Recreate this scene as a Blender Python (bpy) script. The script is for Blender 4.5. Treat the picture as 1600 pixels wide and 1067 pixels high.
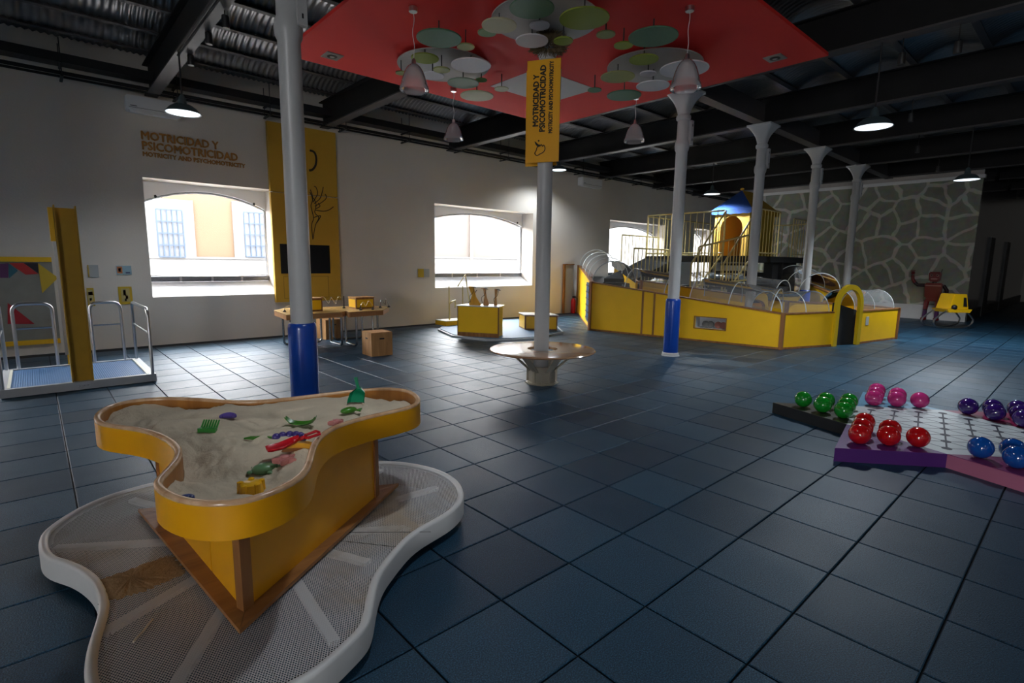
import bpy, bmesh, math, random
from mathutils import Vector, Matrix
random.seed(7)
S = bpy.context.scene
for o in list(bpy.data.objects): bpy.data.objects.remove(o)
COL = S.collection

# ------------------------------------------------------------ camera
FPX, PITCH, YAW, ROLL, CAMH = 825.0, 8.4, 42.1, 0.7, 1.65
_p, _y, _r = (math.radians(a) for a in (PITCH, YAW, ROLL))
CF = Vector((math.sin(_y)*math.cos(_p), math.cos(_y)*math.cos(_p), -math.sin(_p)))
_R = Vector((math.cos(_y), -math.sin(_y), 0)); _U = _R.cross(CF)
CR = _R*math.cos(_r) + _U*math.sin(_r); CU = -_R*math.sin(_r) + _U*math.cos(_r)
CAM = Vector((0, 0, CAMH))
cd = bpy.data.cameras.new('camera'); co = bpy.data.objects.new('camera', cd); COL.objects.link(co)
cd.sensor_width = 36.0; cd.lens = FPX/1600*36.0; cd.clip_start = .05; cd.clip_end = 300
M = Matrix((CR, CU, -CF)).transposed().to_4x4(); M.translation = CAM
co.matrix_world = M
S.camera = co

# ------------------------------------------------------------ world, sun, exposure
S.view_settings.view_transform = 'Standard'; S.view_settings.look = 'None'
S.view_settings.gamma = 1.0; S.view_settings.use_curve_mapping = False
S.view_settings.exposure = 0.95
SKY, SUN, LAMP = 18.0, 0.6, 2.2
w = bpy.data.worlds.new('world'); S.world = w; w.use_nodes = True
wn = w.node_tree; wn.nodes.clear()
wo = wn.nodes.new('ShaderNodeOutputWorld'); wb = wn.nodes.new('ShaderNodeBackground')
wb.inputs[0].default_value = (.93, .965, 1.0, 1); wb.inputs[1].default_value = SKY
wn.links.new(wb.outputs[0], wo.inputs[0])
sl = bpy.data.lights.new('sun', 'SUN'); sl.energy = SUN; sl.angle = .01; sl.color = (1, .93, .82)
so = bpy.data.objects.new('sun', sl); COL.objects.link(so)
so.rotation_euler = (math.radians(46), 0, math.radians(-14))      # high sun from behind the building onto the street fronts

# ------------------------------------------------------------ pixel helpers (1600x1067 photo)
def ray(x, y): return CF + CR*((x-800)/FPX) - CU*((y-533.5)/FPX)
def at_z(x, y, z=0.): d = ray(x, y); return CAM + d*((z-CAMH)/d.z)
def at_y(x, y, Y): d = ray(x, y); return CAM + d*(Y/d.y)
def at_x(x, y, X): d = ray(x, y); return CAM + d*(X/d.x)
def z_on(x, y, X, Y): d = ray(x, y); return CAMH + math.hypot(X, Y)/math.hypot(d.x, d.y)*d.z
def px(P):
    q = Vector(P)-CAM; k = q.dot(CF); return (800+FPX*q.dot(CR)/k, 533.5-FPX*q.dot(CU)/k)
def depth(P): return (Vector(P)-CAM).dot(CF)

# ------------------------------------------------------------ materials
MATS = {}
def mat(name, col, rough=.5, metal=0., var=0., vscale=8., bump=0., bscale=60., spec=.5, emit=None, estr=0., coat=0.):
    if name in MATS: return MATS[name]
    m = bpy.data.materials.new(name); m.use_nodes = True; MATS[name] = m
    nt = m.node_tree; b = nt.nodes['Principled BSDF']
    b.inputs['Base Color'].default_value = (*col, 1); b.inputs['Roughness'].default_value = rough
    b.inputs['Metallic'].default_value = metal; b.inputs['Specular IOR Level'].default_value = spec
    if coat: b.inputs['Coat Weight'].default_value = coat; b.inputs['Coat Roughness'].default_value = .1
    tc = nt.nodes.new('ShaderNodeTexCoord')
    if var:
        n = nt.nodes.new('ShaderNodeTexNoise'); n.inputs['Scale'].default_value = vscale; n.inputs['Detail'].default_value = 4
        nt.links.new(tc.outputs['Object'], n.inputs['Vector'])
        mx = nt.nodes.new('ShaderNodeMix'); mx.data_type = 'RGBA'
        mx.inputs[6].default_value = (*[c*(1-var) for c in col], 1); mx.inputs[7].default_value = (*[min(1, c*(1+var)) for c in col], 1)
        nt.links.new(n.outputs['Fac'], mx.inputs[0]); nt.links.new(mx.outputs[2], b.inputs['Base Color'])
    if bump:
        n2 = nt.nodes.new('ShaderNodeTexNoise'); n2.inputs['Scale'].default_value = bscale; n2.inputs['Detail'].default_value = 3
        nt.links.new(tc.outputs['Object'], n2.inputs['Vector'])
        bp = nt.nodes.new('ShaderNodeBump'); bp.inputs['Strength'].default_value = bump; bp.inputs['Distance'].default_value = .01
        nt.links.new(n2.outputs['Fac'], bp.inputs['Height']); nt.links.new(bp.outputs[0], b.inputs['Normal'])
    if emit: b.inputs['Emission Color'].default_value = (*emit, 1); b.inputs['Emission Strength'].default_value = estr
    return m
def wood(name, c0, c1, rough=.45, axis='Z', scale=14.):
    if name in MATS: return MATS[name]
    m = bpy.data.materials.new(name); m.use_nodes = True; MATS[name] = m
    nt = m.node_tree; b = nt.nodes['Principled BSDF']; b.inputs['Roughness'].default_value = rough
    tc = nt.nodes.new('ShaderNodeTexCoord'); mp = nt.nodes.new('ShaderNodeMapping')
    s = {'X': (.12, 1, 1), 'Y': (1, .12, 1), 'Z': (1, 1, .12)}[axis]; mp.inputs['Scale'].default_value = s
    n = nt.nodes.new('ShaderNodeTexNoise'); n.inputs['Scale'].default_value = scale; n.inputs['Detail'].default_value = 6; n.inputs['Distortion'].default_value = .6
    cr = nt.nodes.new('ShaderNodeValToRGB'); cr.color_ramp.elements[0].color = (*c0, 1); cr.color_ramp.elements[1].color = (*c1, 1)
    cr.color_ramp.elements[0].position = .3; cr.color_ramp.elements[1].position = .7
    L = nt.links.new; L(tc.outputs['Object'], mp.inputs[0]); L(mp.outputs[0], n.inputs['Vector']); L(n.outputs['Fac'], cr.inputs[0]); L(cr.outputs[0], b.inputs['Base Color'])
    return m
def clear(name, tint, alpha, rough=.05, gl=.12):
    "clear sheet: mostly lets light through, with a Fresnel gloss"
    m = bpy.data.materials.new(name); m.use_nodes = True; MATS[name] = m
    nt = m.node_tree; nt.nodes.clear(); N = nt.nodes.new; L = nt.links.new
    o = N('ShaderNodeOutputMaterial'); t = N('ShaderNodeBsdfTransparent'); t.inputs[0].default_value = (*tint, 1)
    d = N('ShaderNodeBsdfDiffuse'); d.inputs[0].default_value = (*tint, 1)
    g = N('ShaderNodeBsdfGlossy'); g.inputs['Roughness'].default_value = rough
    m1 = N('ShaderNodeMixShader'); m1.inputs[0].default_value = alpha; L(t.outputs[0], m1.inputs[1]); L(d.outputs[0], m1.inputs[2])
    f = N('ShaderNodeLayerWeight'); f.inputs[0].default_value = gl
    m2 = N('ShaderNodeMixShader'); L(f.outputs['Fresnel'], m2.inputs[0]); L(m1.outputs[0], m2.inputs[1]); L(g.outputs[0], m2.inputs[2])
    L(m2.outputs[0], o.inputs[0]); return m

YEL = mat('yellow_laminate', (.92, .53, .006), .42, var=.08, vscale=3)
YEL2 = mat('yellow_tray', (.80, .36, .002), .38, var=.10, vscale=5, bump=.05, bscale=200)
WD = wood('oak_trim', (.20, .075, .02), (.36, .155, .045))
WDX = wood('oak_board', (.22, .085, .025), (.40, .18, .055), axis='X')
PLY = wood('plywood', (.40, .19, .07), (.58, .31, .12), .5)
PLYI = wood('plywood_inside', (.36, .13, .02), (.50, .21, .04), .35)
WHITE = mat('white_paint', (.72, .71, .70), .45, var=.04)
IRON = mat('column_paint', (.50, .50, .50), .35, var=.05, vscale=6)
BLUE = mat('blue_vinyl', (.006, .055, .36), .28, var=.1, bump=.12, bscale=25, coat=.3)
STEEL = mat('brushed_steel', (.62, .62, .64), .28, 1.0)
DSTEEL = mat('dark_tube', (.35, .36, .38), .25, 1.0)
BLACK = mat('black_paint', (.012, .012, .013), .5)
BEAM = mat('beam_paint', (.016, .015, .015), .55, var=.2, vscale=4, spec=.15)
SHEET = mat('corrugated_sheet', (.16, .16, .165), .36, .5, var=.15)
WALLM = mat('wall_plaster', (.72, .665, .60), .85, var=.06, vscale=1.3, bump=.25, bscale=30)
RED = mat('red_canopy', (.80, .022, .014), .75, var=.12, vscale=160, bump=.4, bscale=220)
SAND = mat('sand', (.66, .56, .42), .95, var=.12, vscale=9, bump=.5, bscale=60, spec=.1)
RUB = mat('black_rubber', (.015, .016, .018), .7, bump=.3, bscale=150)
CREAM = mat('cream_rail', (.62, .50, .20), .4)
CLOTHY = mat('yellow_cloth', (.62, .36, .03), .8, var=.15)
CLOTHB = mat('blue_cloth', (.01, .05, .22), .8, var=.2)

# ------------------------------------------------------------ mesh helpers
class MB:
    def __init__(s): s.v = []; s.f = []
    def add(s, vs, fs):
        n = len(s.v); s.v += [Vector(v) for v in vs]; s.f += [tuple(i+n for i in f) for f in fs]; return s
    def box(s, a, b, rz=0., c=None):
        (x0, y0, z0), (x1, y1, z1) = a, b
        vs = [Vector(p) for p in ((x0,y0,z0),(x1,y0,z0),(x1,y1,z0),(x0,y1,z0),(x0,y0,z1),(x1,y0,z1),(x1,y1,z1),(x0,y1,z1))]
        if rz:
            c = Vector(c) if c else (Vector(a)+Vector(b))/2; R = Matrix.Rotation(rz, 3, 'Z'); vs = [R@(v-c)+c for v in vs]
        return s.add(vs, [(3,2,1,0),(4,5,6,7),(0,1,5,4),(1,2,6,5),(2,3,7,6),(3,0,4,7)])
    def obox(s, o, ux, uy, uz):
        "box from corner o and three edge vectors"
        o, ux, uy, uz = map(Vector, (o, ux, uy, uz))
        vs = [o, o+ux, o+ux+uy, o+uy]; vs += [v+uz for v in vs]
        return s.add(vs, [(3,2,1,0),(4,5,6,7),(0,1,5,4),(1,2,6,5),(2,3,7,6),(3,0,4,7)])
    def prism(s, poly, z0, z1):
        n = len(poly); A = sum(poly[i][0]*poly[(i+1) % n][1]-poly[(i+1) % n][0]*poly[i][1] for i in range(n))
        if A < 0: poly = poly[::-1]
        vs = [(p[0], p[1], z0) for p in poly] + [(p[0], p[1], z1) for p in poly]
        return s.add(vs, [tuple(range(n))[::-1], tuple(range(n, 2*n))] + [(i, (i+1) % n, n+(i+1) % n, n+i) for i in range(n)])
    def plate(s, pts, t):
        "planar polygon (3D points) with thickness vector t"
        n = len(pts); t = Vector(t); vs = [Vector(p) for p in pts]; vs += [v+t for v in vs]
        return s.add(vs, [tuple(range(n))[::-1], tuple(range(n, 2*n))] + [(i, (i+1) % n, n+(i+1) % n, n+i) for i in range(n)])
    def tube(s, path, r, k=8, closed=False):
        P = [Vector(p) for p in path]; n = len(P); rr = r if isinstance(r, (list, tuple)) else [r]*n
        vs = []; up = None
        for i, p in enumerate(P):
            if closed: t = (P[(i+1) % n]-P[i-1])
            else: t = (P[min(i+1, n-1)]-P[max(i-1, 0)])
            t = t.normalized() if t.length > 1e-9 else Vector((0, 0, 1))
            if up is None: up = Vector((0, 0, 1)) if abs(t.z) < .9 else Vector((1, 0, 0))
            a = (up - t*up.dot(t)); a = a.normalized() if a.length > 1e-6 else t.orthogonal().normalized(); up = a; b = t.cross(a)
            for j in range(k):
                an = 2*math.pi*j/k; vs.append(p + (a*math.cos(an)+b*math.sin(an))*rr[i])
        fs = []
        for i in range(n if closed else n-1):
            i2 = (i+1) % n
            for j in range(k): j2 = (j+1) % k; fs.append((i*k+j, i*k+j2, i2*k+j2, i2*k+j))
        if not closed: fs += [tuple(range(k))[::-1], tuple(range((n-1)*k, n*k))]
        return s.add(vs, fs)
    def lathe(s, prof, c=(0, 0, 0), k=24, cap=True):
        c = Vector(c); vs = []; fs = []
        for r, z in prof:
            for j in range(k): a = 2*math.pi*j/k; vs.append(c+Vector((r*math.cos(a), r*math.sin(a), z)))
        n = len(prof)
        for i in range(n-1):
            for j in range(k): j2 = (j+1) % k; fs.append((i*k+j, i*k+j2, (i+1)*k+j2, (i+1)*k+j))
        if cap: fs += [tuple(range(k))[::-1], tuple(range((n-1)*k, n*k))]
        return s.add(vs, fs)
    def ball(s, c, r, sx=1, sy=1, sz=1, k=16, m=10, noise=0.):
        c = Vector(c); vs = [c+Vector((0, 0, -r*sz))]; fs = []
        for i in range(1, m):
            t = math.pi*i/m
            for j in range(k):
                a = 2*math.pi*j/k; q = 1+noise*(random.random()-.5)
                vs.append(c+Vector((r*sx*math.sin(t)*math.cos(a), r*sy*math.sin(t)*math.sin(a), -r*sz*math.cos(t)))*1 + (Vector((math.cos(a)*math.sin(t), math.sin(a)*math.sin(t), -math.cos(t)))*r*(q-1)))
        vs.append(c+Vector((0, 0, r*sz)))
        for j in range(k): fs.append((0, 1+(j+1) % k, 1+j))
        for i in range(m-2):
            for j in range(k): j2 = (j+1) % k; fs.append((1+i*k+j, 1+i*k+j2, 1+(i+1)*k+j2, 1+(i+1)*k+j))
        e = len(vs)-1; b = 1+(m-2)*k
        for j in range(k): fs.append((b+j, b+(j+1) % k, e))
        return s.add(vs, fs)
    def build(s, name, m, parent=None, smooth=False, loc=None, bevel=0., kind=None, label=None):
        org = Vector((0, 0, 0)); p = parent
        while p is not None: org += Vector(p.location); p = p.parent
        base = Vector(loc) if loc is not None else Vector((0, 0, 0))
        me = bpy.data.meshes.new(name)
        sh = base if parent is None else (org+base if False else org)
        if parent is not None: base = Vector((0, 0, 0))
        me.from_pydata([tuple(v-sh) for v in s.v], [], s.f); me.update()
        bm = bmesh.new(); bm.from_mesh(me); bmesh.ops.recalc_face_normals(bm, faces=bm.faces)
        if bevel: bmesh.ops.bevel(bm, geom=[e for e in bm.edges if e.is_manifold and e.calc_face_angle(0) > .6], offset=bevel, segments=2, affect='EDGES', clamp_overlap=True)
        bm.to_mesh(me); bm.free()
        if smooth:
            for p_ in me.polygons: p_.use_smooth = True
            if smooth != 'all': me.set_sharp_from_angle(angle=math.radians(40))
        me.materials.append(m)
        o = bpy.data.objects.new(name, me); COL.objects.link(o); o.location = base
        if parent is not None: o.parent = parent
        if kind: o['kind'] = kind
        if label: o['label'] = label
        return o
def tag(o, label, cat, group=None):
    o['label'] = label; o['category'] = cat
    if group: o['group'] = group
    return o
def thing(name, label, cat, loc=(0, 0, 0), group=None):
    o = bpy.data.objects.new(name, None); COL.objects.link(o); o.location = loc; o.empty_display_size = .1
    return tag(o, label, cat, group)
def setting(name, loc=(0, 0, 0)):
    o = bpy.data.objects.new(name, None); COL.objects.link(o); o.location = loc; o['kind'] = 'structure'; o.empty_display_size = .1; return o
def arc(c, r, a0, a1, n, ax=(1, 0, 0), ay=(0, 0, 1)):
    c, ax, ay = Vector(c), Vector(ax), Vector(ay)
    return [c+ax*r*math.cos(a0+(a1-a0)*i/n)+ay*r*math.sin(a0+(a1-a0)*i/n) for i in range(n+1)]
def spline(P, n, closed=True):
    P = [Vector(p) for p in P]; k = len(P); out = []
    segs = k if closed else k-1; per = max(1, n//segs)
    for i in range(segs):
        g = (lambda j: P[j % k]) if closed else (lambda j: P[min(max(j, 0), k-1)])
        a, b, c, d = g(i-1), g(i), g(i+1), g(i+2)
        for q in range(per):
            t = q/per; out.append(.5*((2*b)+(c-a)*t+(2*a-5*b+4*c-d)*t*t+(3*b-a-3*c+d)*t**3))
    if not closed: out.append(P[-1])
    return out
def smoothc(P, it=2):
    for _ in range(it):
        n = len(P); P = [P[i]*.5+(P[i-1]+P[(i+1) % n])*.25 for i in range(n)]
    return P
def offset2(P, d):
    "offset a closed outline inward by d (P counter-clockwise)"
    n = len(P); out = []
    for i in range(n):
        t = (P[(i+1) % n]-P[i-1]); t.z = 0; t.normalize(); out.append(P[i]+Vector((-t.y, t.x, 0))*d)
    return out
def ccw(P):
    A = sum(P[i].x*P[(i+1) % len(P)].y-P[(i+1) % len(P)].x*P[i].y for i in range(len(P)))
    return P if A > 0 else P[::-1]
def text_part(name, body, m, parent, org, ux, uy, width, height, t=.004, bold=0.):
    "lettering: mesh made from the built-in font, scaled to width x height (metres)"
    cu = bpy.data.curves.new(name, 'FONT'); cu.body = body; cu.extrude = .01; cu.resolution_u = 2
    to = bpy.data.objects.new(name, cu); COL.objects.link(to)
    dg = bpy.context.evaluated_depsgraph_get(); me = bpy.data.meshes.new_from_object(to.evaluated_get(dg))
    bpy.data.objects.remove(to)
    xs = [v.co.x for v in me.vertices]; ys = [v.co.y for v in me.vertices]
    x0, x1, y0, y1 = min(xs), max(xs), min(ys), max(ys)
    ux, uy = Vector(ux).normalized(), Vector(uy).normalized(); un = ux.cross(uy); org = Vector(org)
    po = Vector((0, 0, 0)); p = parent
    while p is not None: po += Vector(p.location); p = p.parent
    vs = []; fs = []; base = [v.co.copy() for v in me.vertices]; pol = [tuple(p.vertices) for p in me.polygons]
    for k, (bx_, by_) in enumerate(((0, 0), (1, 0), (-1, 0), (0, 1), (0, -1)) if bold else ((0, 0),)):
        n0 = len(vs)
        vs += [tuple(org + ux*((c.x-x0)/(x1-x0)*width+bx_*bold) + uy*((c.y-y0)/(y1-y0)*height+by_*bold) + un*((t+k*.0002) if c.z > 0 else 0) - po) for c in base]
        fs += [tuple(i+n0 for i in f) for f in pol]
    me = bpy.data.meshes.new(name); me.from_pydata(vs, [], fs); me.update(); me.materials.append(m)
    o = bpy.data.objects.new(name, me); COL.objects.link(o); o.parent = parent; return o
def copy_part(src, parent, loc=None, name=None):
    c = src.copy(); COL.objects.link(c); c.parent = parent
    if loc is not None: c.location = loc
    if name: c.name = name
    return c
def copy_tree(src, loc=None, parent=None):
    c = src.copy(); COL.objects.link(c); c.parent = parent
    if loc is not None: c.location = loc
    for ch in list(src.children): copy_tree(ch, None, c)
    return c

# ============================================================ SETTING
YW = 12.2                                    # window wall plane
WINS = [(-5.4, -1.7, .94, 3.18), (1.68, 4.0, .92, 3.16), (8.16, 11.86, .96, 3.22), (15.75, 19.4, .97, 3.26), (21.7, 23.3, .97, 3.27)]
# ---- floor: dark slab with rubber tiles laid on it
def floor_material():
    m = bpy.data.materials.new('blue_rubber_tile'); m.use_nodes = True; nt = m.node_tree; N = nt.nodes.new; L = nt.links.new
    b = nt.nodes['Principled BSDF']; tc = N('ShaderNodeTexCoord'); geo = N('ShaderNodeNewGeometry'); oi = N('ShaderNodeObjectInfo')
    ad = N('ShaderNodeMath'); ad.operation = 'ADD'; L(geo.outputs['Random Per Island'], ad.inputs[0]); L(oi.outputs['Random'], ad.inputs[1])
    fr = N('ShaderNodeMath'); fr.operation = 'FRACT'; L(ad.outputs[0], fr.inputs[0])
    cr = N('ShaderNodeValToRGB'); e = cr.color_ramp.elements; e[0].color = (.008, .035, .070, 1); e[1].color = (.019, .068, .122, 1)
    L(fr.outputs[0], cr.inputs[0])
    n = N('ShaderNodeTexNoise'); n.inputs['Scale'].default_value = 160; n.inputs['Detail'].default_value = 2
    L(geo.outputs['Position'], n.inputs['Vector'])
    sp = N('ShaderNodeValToRGB'); sp.color_ramp.elements[0].position = .42; sp.color_ramp.elements[1].position = .72
    sp.color_ramp.elements[0].color = (.55, .55, .55, 1); sp.color_ramp.elements[1].color = (2.1, 2.0, 1.9, 1); L(n.outputs['Fac'], sp.inputs[0])
    mu = N('ShaderNodeMix'); mu.data_type = 'RGBA'; mu.blend_type = 'MULTIPLY'; mu.inputs[0].default_value = 1
    L(cr.outputs[0], mu.inputs[6]); L(sp.outputs[0], mu.inputs[7])
    L(mu.outputs[2], b.inputs['Base Color'])
    n3 = N('ShaderNodeTexNoise'); n3.inputs['Scale'].default_value = 2.5; L(geo.outputs['Position'], n3.inputs['Vector'])
    rr = N('ShaderNodeMapRange'); rr.inputs[3].default_value = .32; rr.inputs[4].default_value = .50; L(n3.outputs['Fac'], rr.inputs[0]); L(rr.outputs[0], b.inputs['Roughness'])
    bp = N('ShaderNodeBump'); bp.inputs['Strength'].default_value = .5; bp.inputs['Distance'].default_value = .004; L(n.outputs['Fac'], bp.inputs['Height']); L(bp.outputs[0], b.inputs['Normal'])
    b.inputs['Specular IOR Level'].default_value = .30
    return m
TILE = floor_material()
fl = setting('floor')
MB().box((-7, -6, -.25), (38, YW, -.012)).build('slab', mat('slab', (.012, .013, .015), .9), fl)
g = .0045; ch = .004
def tile_geo(mb, cx, cy):
    a = .25-g; b = a-ch
    vs = [(cx+sx*a, cy+sy*a, -.012) for sx, sy in ((-1,-1),(1,-1),(1,1),(-1,1))] + [(cx+sx*a, cy+sy*a, -ch) for sx, sy in ((-1,-1),(1,-1),(1,1),(-1,1))] + [(cx+sx*b, cy+sy*b, 0) for sx, sy in ((-1,-1),(1,-1),(1,1),(-1,1))]
    mb.add(vs, [(8,9,10,11)] + [(i, (i+1) % 4, 4+(i+1) % 4, 4+i) for i in range(4)] + [(4+i, 4+(i+1) % 4, 8+(i+1) % 4, 8+i) for i in range(4)])
tiles = []
for i in range(-18, 72):
    for j in range(-16, 21):
        cx, cy = 2.084+.25+.5*i, 1.81+.25+.5*j
        if cy > YW-.2 or cx < -6.8: continue
        k = depth((cx, cy, 0)); ok = False
        if k > .6:
            u, v = px((cx, cy, 0)); ok = -30 < u < 1630 and 380 < v < 1110
        tiles.append((-(1/k**3) if ok else 1, cx, cy))
tiles.sort()
t0 = MB(); tile_geo(t0, 0, 0); tsrc = None
rest = MB()
for n_, (s_, cx, cy) in enumerate(tiles):
    if n_ < 300 and s_ < 0:
        if tsrc is None: tsrc = t0.build('tile', TILE, fl); tsrc.location = (cx, cy, 0)
        else: copy_part(tsrc, fl, (cx, cy, 0))
    else: tile_geo(rest, cx, cy)
rest.build('tile_field', TILE, fl, kind='stuff')

# ---- window wall with deep openings
def rect_wall(name, x0, x1, z0, z1, holes, y0, y1, m):
    mb = MB(); xs = sorted({x0, x1, *[h[0] for h in holes], *[h[1] for h in holes]}); zs = sorted({z0, z1, *[h[2] for h in holes], *[h[3] for h in holes]})
    def solid(cx, cz): return not any(h[0] < cx < h[1] and h[2] < cz < h[3] for h in holes)
    for a, b in zip(xs, xs[1:]):
        for c, d in zip(zs, zs[1:]):
            if solid((a+b)/2, (c+d)/2):
                mb.add([(a,y0,c),(b,y0,c),(b,y0,d),(a,y0,d)], [(0,1,2,3)]); mb.add([(a,y1,c),(b,y1,c),(b,y1,d),(a,y1,d)], [(3,2,1,0)])
    for a, b, c, d in holes:
        mb.add([(a,y0,c),(a,y1,c),(a,y1,d),(a,y0,d)], [(0,1,2,3)]); mb.add([(b,y0,c),(b,y1,c),(b,y1,d),(b,y0,d)], [(3,2,1,0)])
        mb.add([(a,y0,c),(b,y0,c),(b,y1,c),(a,y1,c)], [(0,1,2,3)]); mb.add([(a,y0,d),(b,y0,d),(b,y1,d),(a,y1,d)], [(3,2,1,0)])
    mb.add([(x0,y0,z1),(x1,y0,z1),(x1,y1,z1),(x0,y1,z1)], [(0,1,2,3)])
    bmv = mb; o = bmv.build(name, m); o['kind'] = 'structure'; return o
YB = YW+.62
wl = rect_wall('wall_back', -7, 24.6, -.25, 5.9, WINS, YW, YB, WALLM)
REV = mat('reveal_white', (.80, .81, .84), .6)
GLASS = clear('window_glass', (1, 1, 1), .0, .02, .12)
ALU = mat('window_aluminium', (.45, .46, .48), .4, .6)
for n_, (a, b, c, d) in enumerate(WINS):
    wd = setting('window_%d' % (n_+1), ((a+b)/2, YB, c))
    e = .003
    # sloped sill, arched head, frame, pane, vent bar
    MB().plate([(a+e, YW+.005, c+e), (a+e, YB-.09, c+.27), (a+e, YB-.005, c+.27), (a+e, YB-.005, c+e)], (b-a-2*e, 0, 0)).build('sill', REV, wd)
    zs = d-.42; zc = d-.12; n = 18; pts = [(a+e, d-e), (b-e, d-e), (b-e, zs)]
    ar = [(b-e-(b-a-2*e)*i/n, zs+(zc-zs)*math.sin(math.pi*i/n)**.75) for i in range(n+1)]
    mb = MB()
    for i in range(n):
        (xa, za), (xb, zb) = ar[i], ar[i+1]
        mb.plate([(xa, YB-.14, za), (xa, YB-.14, d-e), (xb, YB-.14, d-e), (xb, YB-.14, zb)], (0, .13, 0))
    mb.build('arch_head', REV, wd)
    fy = YB-.06; fr = [(a+.02, fy, c+.30), *[(x, fy, z-.02) for x, z in ar[::-1]], (b-.02, fy, c+.30)]
    fr[1] = (a+.02, fy, zs); fr[-2] = (b-.02, fy, zs)
    MB().tube(fr, .022, 6, closed=True).build('window_frame', ALU, wd)
    MB().box((a+e, YB-.12, c+.275), (b-e, YB-.02, c+.385)).build('vent_bar', mat('vent_bar', (.16, .17, .19), .45, .4), wd)
    for k in range(1, 4):
        x = a+(b-a)*k/4; MB().box((x-.02, YB-.135, c+.275), (x+.02, YB-.12, c+.39)).build('vent_clip', ALU, wd)
    gp = MB(); gp.plate([(a+.02, YB-.05, c+.3)] + [(b-.02, YB-.05, c+.3)] + [(x, YB-.05, z-.01) for x, z in ar], (0, .006, 0)); gp.build('pane', GLASS, wd)
    if n_ in (1, 2, 3):
        for xx in (a+.25, b-.25): MB().lathe([(.012, 0), (.03, .03), (.012, .06)], (xx, YB-.16, zs+.1), 8).build('latch', BLACK, wd)
    al = bpy.data.lights.new('window_portal', 'AREA'); al.shape = 'RECTANGLE'; al.size = b-a; al.size_y = d-c; al.cycles.is_portal = True
    ao = bpy.data.objects.new('window_portal', al); COL.objects.link(ao); ao.location = ((a+b)/2, YB+.05, (c+d)/2); ao.rotation_euler = (math.radians(-90), 0, 0)
DARKW = WALLM
for nm, a, b in (('wall_near', (-7.2, -6.2, -.25), (38.2, -6, 5.9)), ('wall_far', (38, -6, -.25), (38.2, 2.95, 5.9)), ('wall_end', (24.6, 2.85, -.25), (24.8, YB, 5.9))):
    o = MB().box(a, b).build(nm, WALLM if nm == 'wall_end' else DARKW); o['kind'] = 'structure'

fill_wins = [(-4.0, -2.0, .95, 2.9)]  # unseen window added in the left wall to brighten camera-facing sides
o = rect_wall('wall_left', -6.2, YB, -.25, 5.9, fill_wins, 7.0, 7.5, WALLM)
for v in o.data.vertices: v.co = Vector((-v.co.y, v.co.x, v.co.z))
for n_, (a, b, c, d) in enumerate(fill_wins):
    wd = setting('window_%d' % (len(WINS)+1+n_), (-7.4, (a+b)/2, c))  # made-up window, here only for its daylight
    MB().tube([(-7.42, a, c), (-7.42, b, c), (-7.42, b, d), (-7.42, a, d)], .03, 6, closed=True).build('window_frame', ALU, wd)
    MB().box((-7.43, a+.02, c+.02), (-7.424, b-.02, d-.02)).build('pane', GLASS, wd)
    al = bpy.data.lights.new('window_portal', 'AREA'); al.shape = 'RECTANGLE'; al.size = d-c; al.size_y = b-a; al.cycles.is_portal = True
    ao = bpy.data.objects.new('window_portal', al); COL.objects.link(ao); ao.location = (-7.55, (a+b)/2, (c+d)/2); ao.rotation_euler = (0, math.radians(-90), 0)

# ---- glazed mural wall at the end of the hall
XM = 21.7
def mural_mat():
    m = bpy.data.materials.new('giraffe_mural'); m.use_nodes = True; nt = m.node_tree; N = nt.nodes.new; L = nt.links.new; b = nt.nodes['Principled BSDF']
    tc = N('ShaderNodeTexCoord'); mp = N('ShaderNodeMapping'); mp.inputs['Scale'].default_value = (0, 1, 1.02); L(tc.outputs['Object'], mp.inputs[0])
    nz = N('ShaderNodeTexNoise'); nz.inputs['Scale'].default_value = 1.4; L(mp.outputs[0], nz.inputs['Vector'])
    sc = N('ShaderNodeVectorMath'); sc.operation = 'SCALE'; sc.inputs[3].default_value = .35; L(nz.outputs['Color'], sc.inputs[0])
    av = N('ShaderNodeVectorMath'); av.operation = 'ADD'; L(mp.outputs[0], av.inputs[0]); L(sc.outputs[0], av.inputs[1])
    v = N('ShaderNodeTexVoronoi'); v.voronoi_dimensions = '2D'; v.feature = 'DISTANCE_TO_EDGE'; v.inputs['Scale'].default_value = 1.45
    sx = N('ShaderNodeSeparateXYZ'); cx = N('ShaderNodeCombineXYZ'); L(av.outputs[0], sx.inputs[0]); L(sx.outputs[1], cx.inputs[0]); L(sx.outputs[2], cx.inputs[1]); L(cx.outputs[0], v.inputs['Vector'])
    r = N('ShaderNodeValToRGB'); r.color_ramp.elements[0].position = .055; r.color_ramp.elements[1].position = .085
    r.color_ramp.elements[0].color = (.78, .75, .64, 1); r.color_ramp.elements[1].color = (.37, .38, .30, 1); L(v.outputs['Distance'], r.inputs[0])
    n2 = N('ShaderNodeTexNoise'); n2.inputs['Scale'].default_value = 5; n2.inputs['Detail'].default_value = 6; L(mp.outputs[0], n2.inputs['Vector'])
    mx = N('ShaderNodeMix'); mx.data_type = 'RGBA'; mx.blend_type = 'MULTIPLY'; mx.inputs[0].default_value = .6; L(r.outputs[0], mx.inputs[6]); L(n2.outputs['Color'], mx.inputs[7])
    L(mx.outputs[2], b.inputs['Base Color']); b.inputs['Roughness'].default_value = .45; b.inputs['Coat Weight'].default_value = 1; b.inputs['Coat Roughness'].default_value = .015
    return m
pw = setting('wall_mural', (XM, 6.5, 0))
MB().box((XM, 2.76, .47), (XM+.12, 10.2, 4.40)).build('mural_panel', mural_mat(), pw)
MB().box((XM-.02, 2.74, 0), (XM+.14, 10.2, .47)).build('plinth', WHITE, pw)
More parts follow.
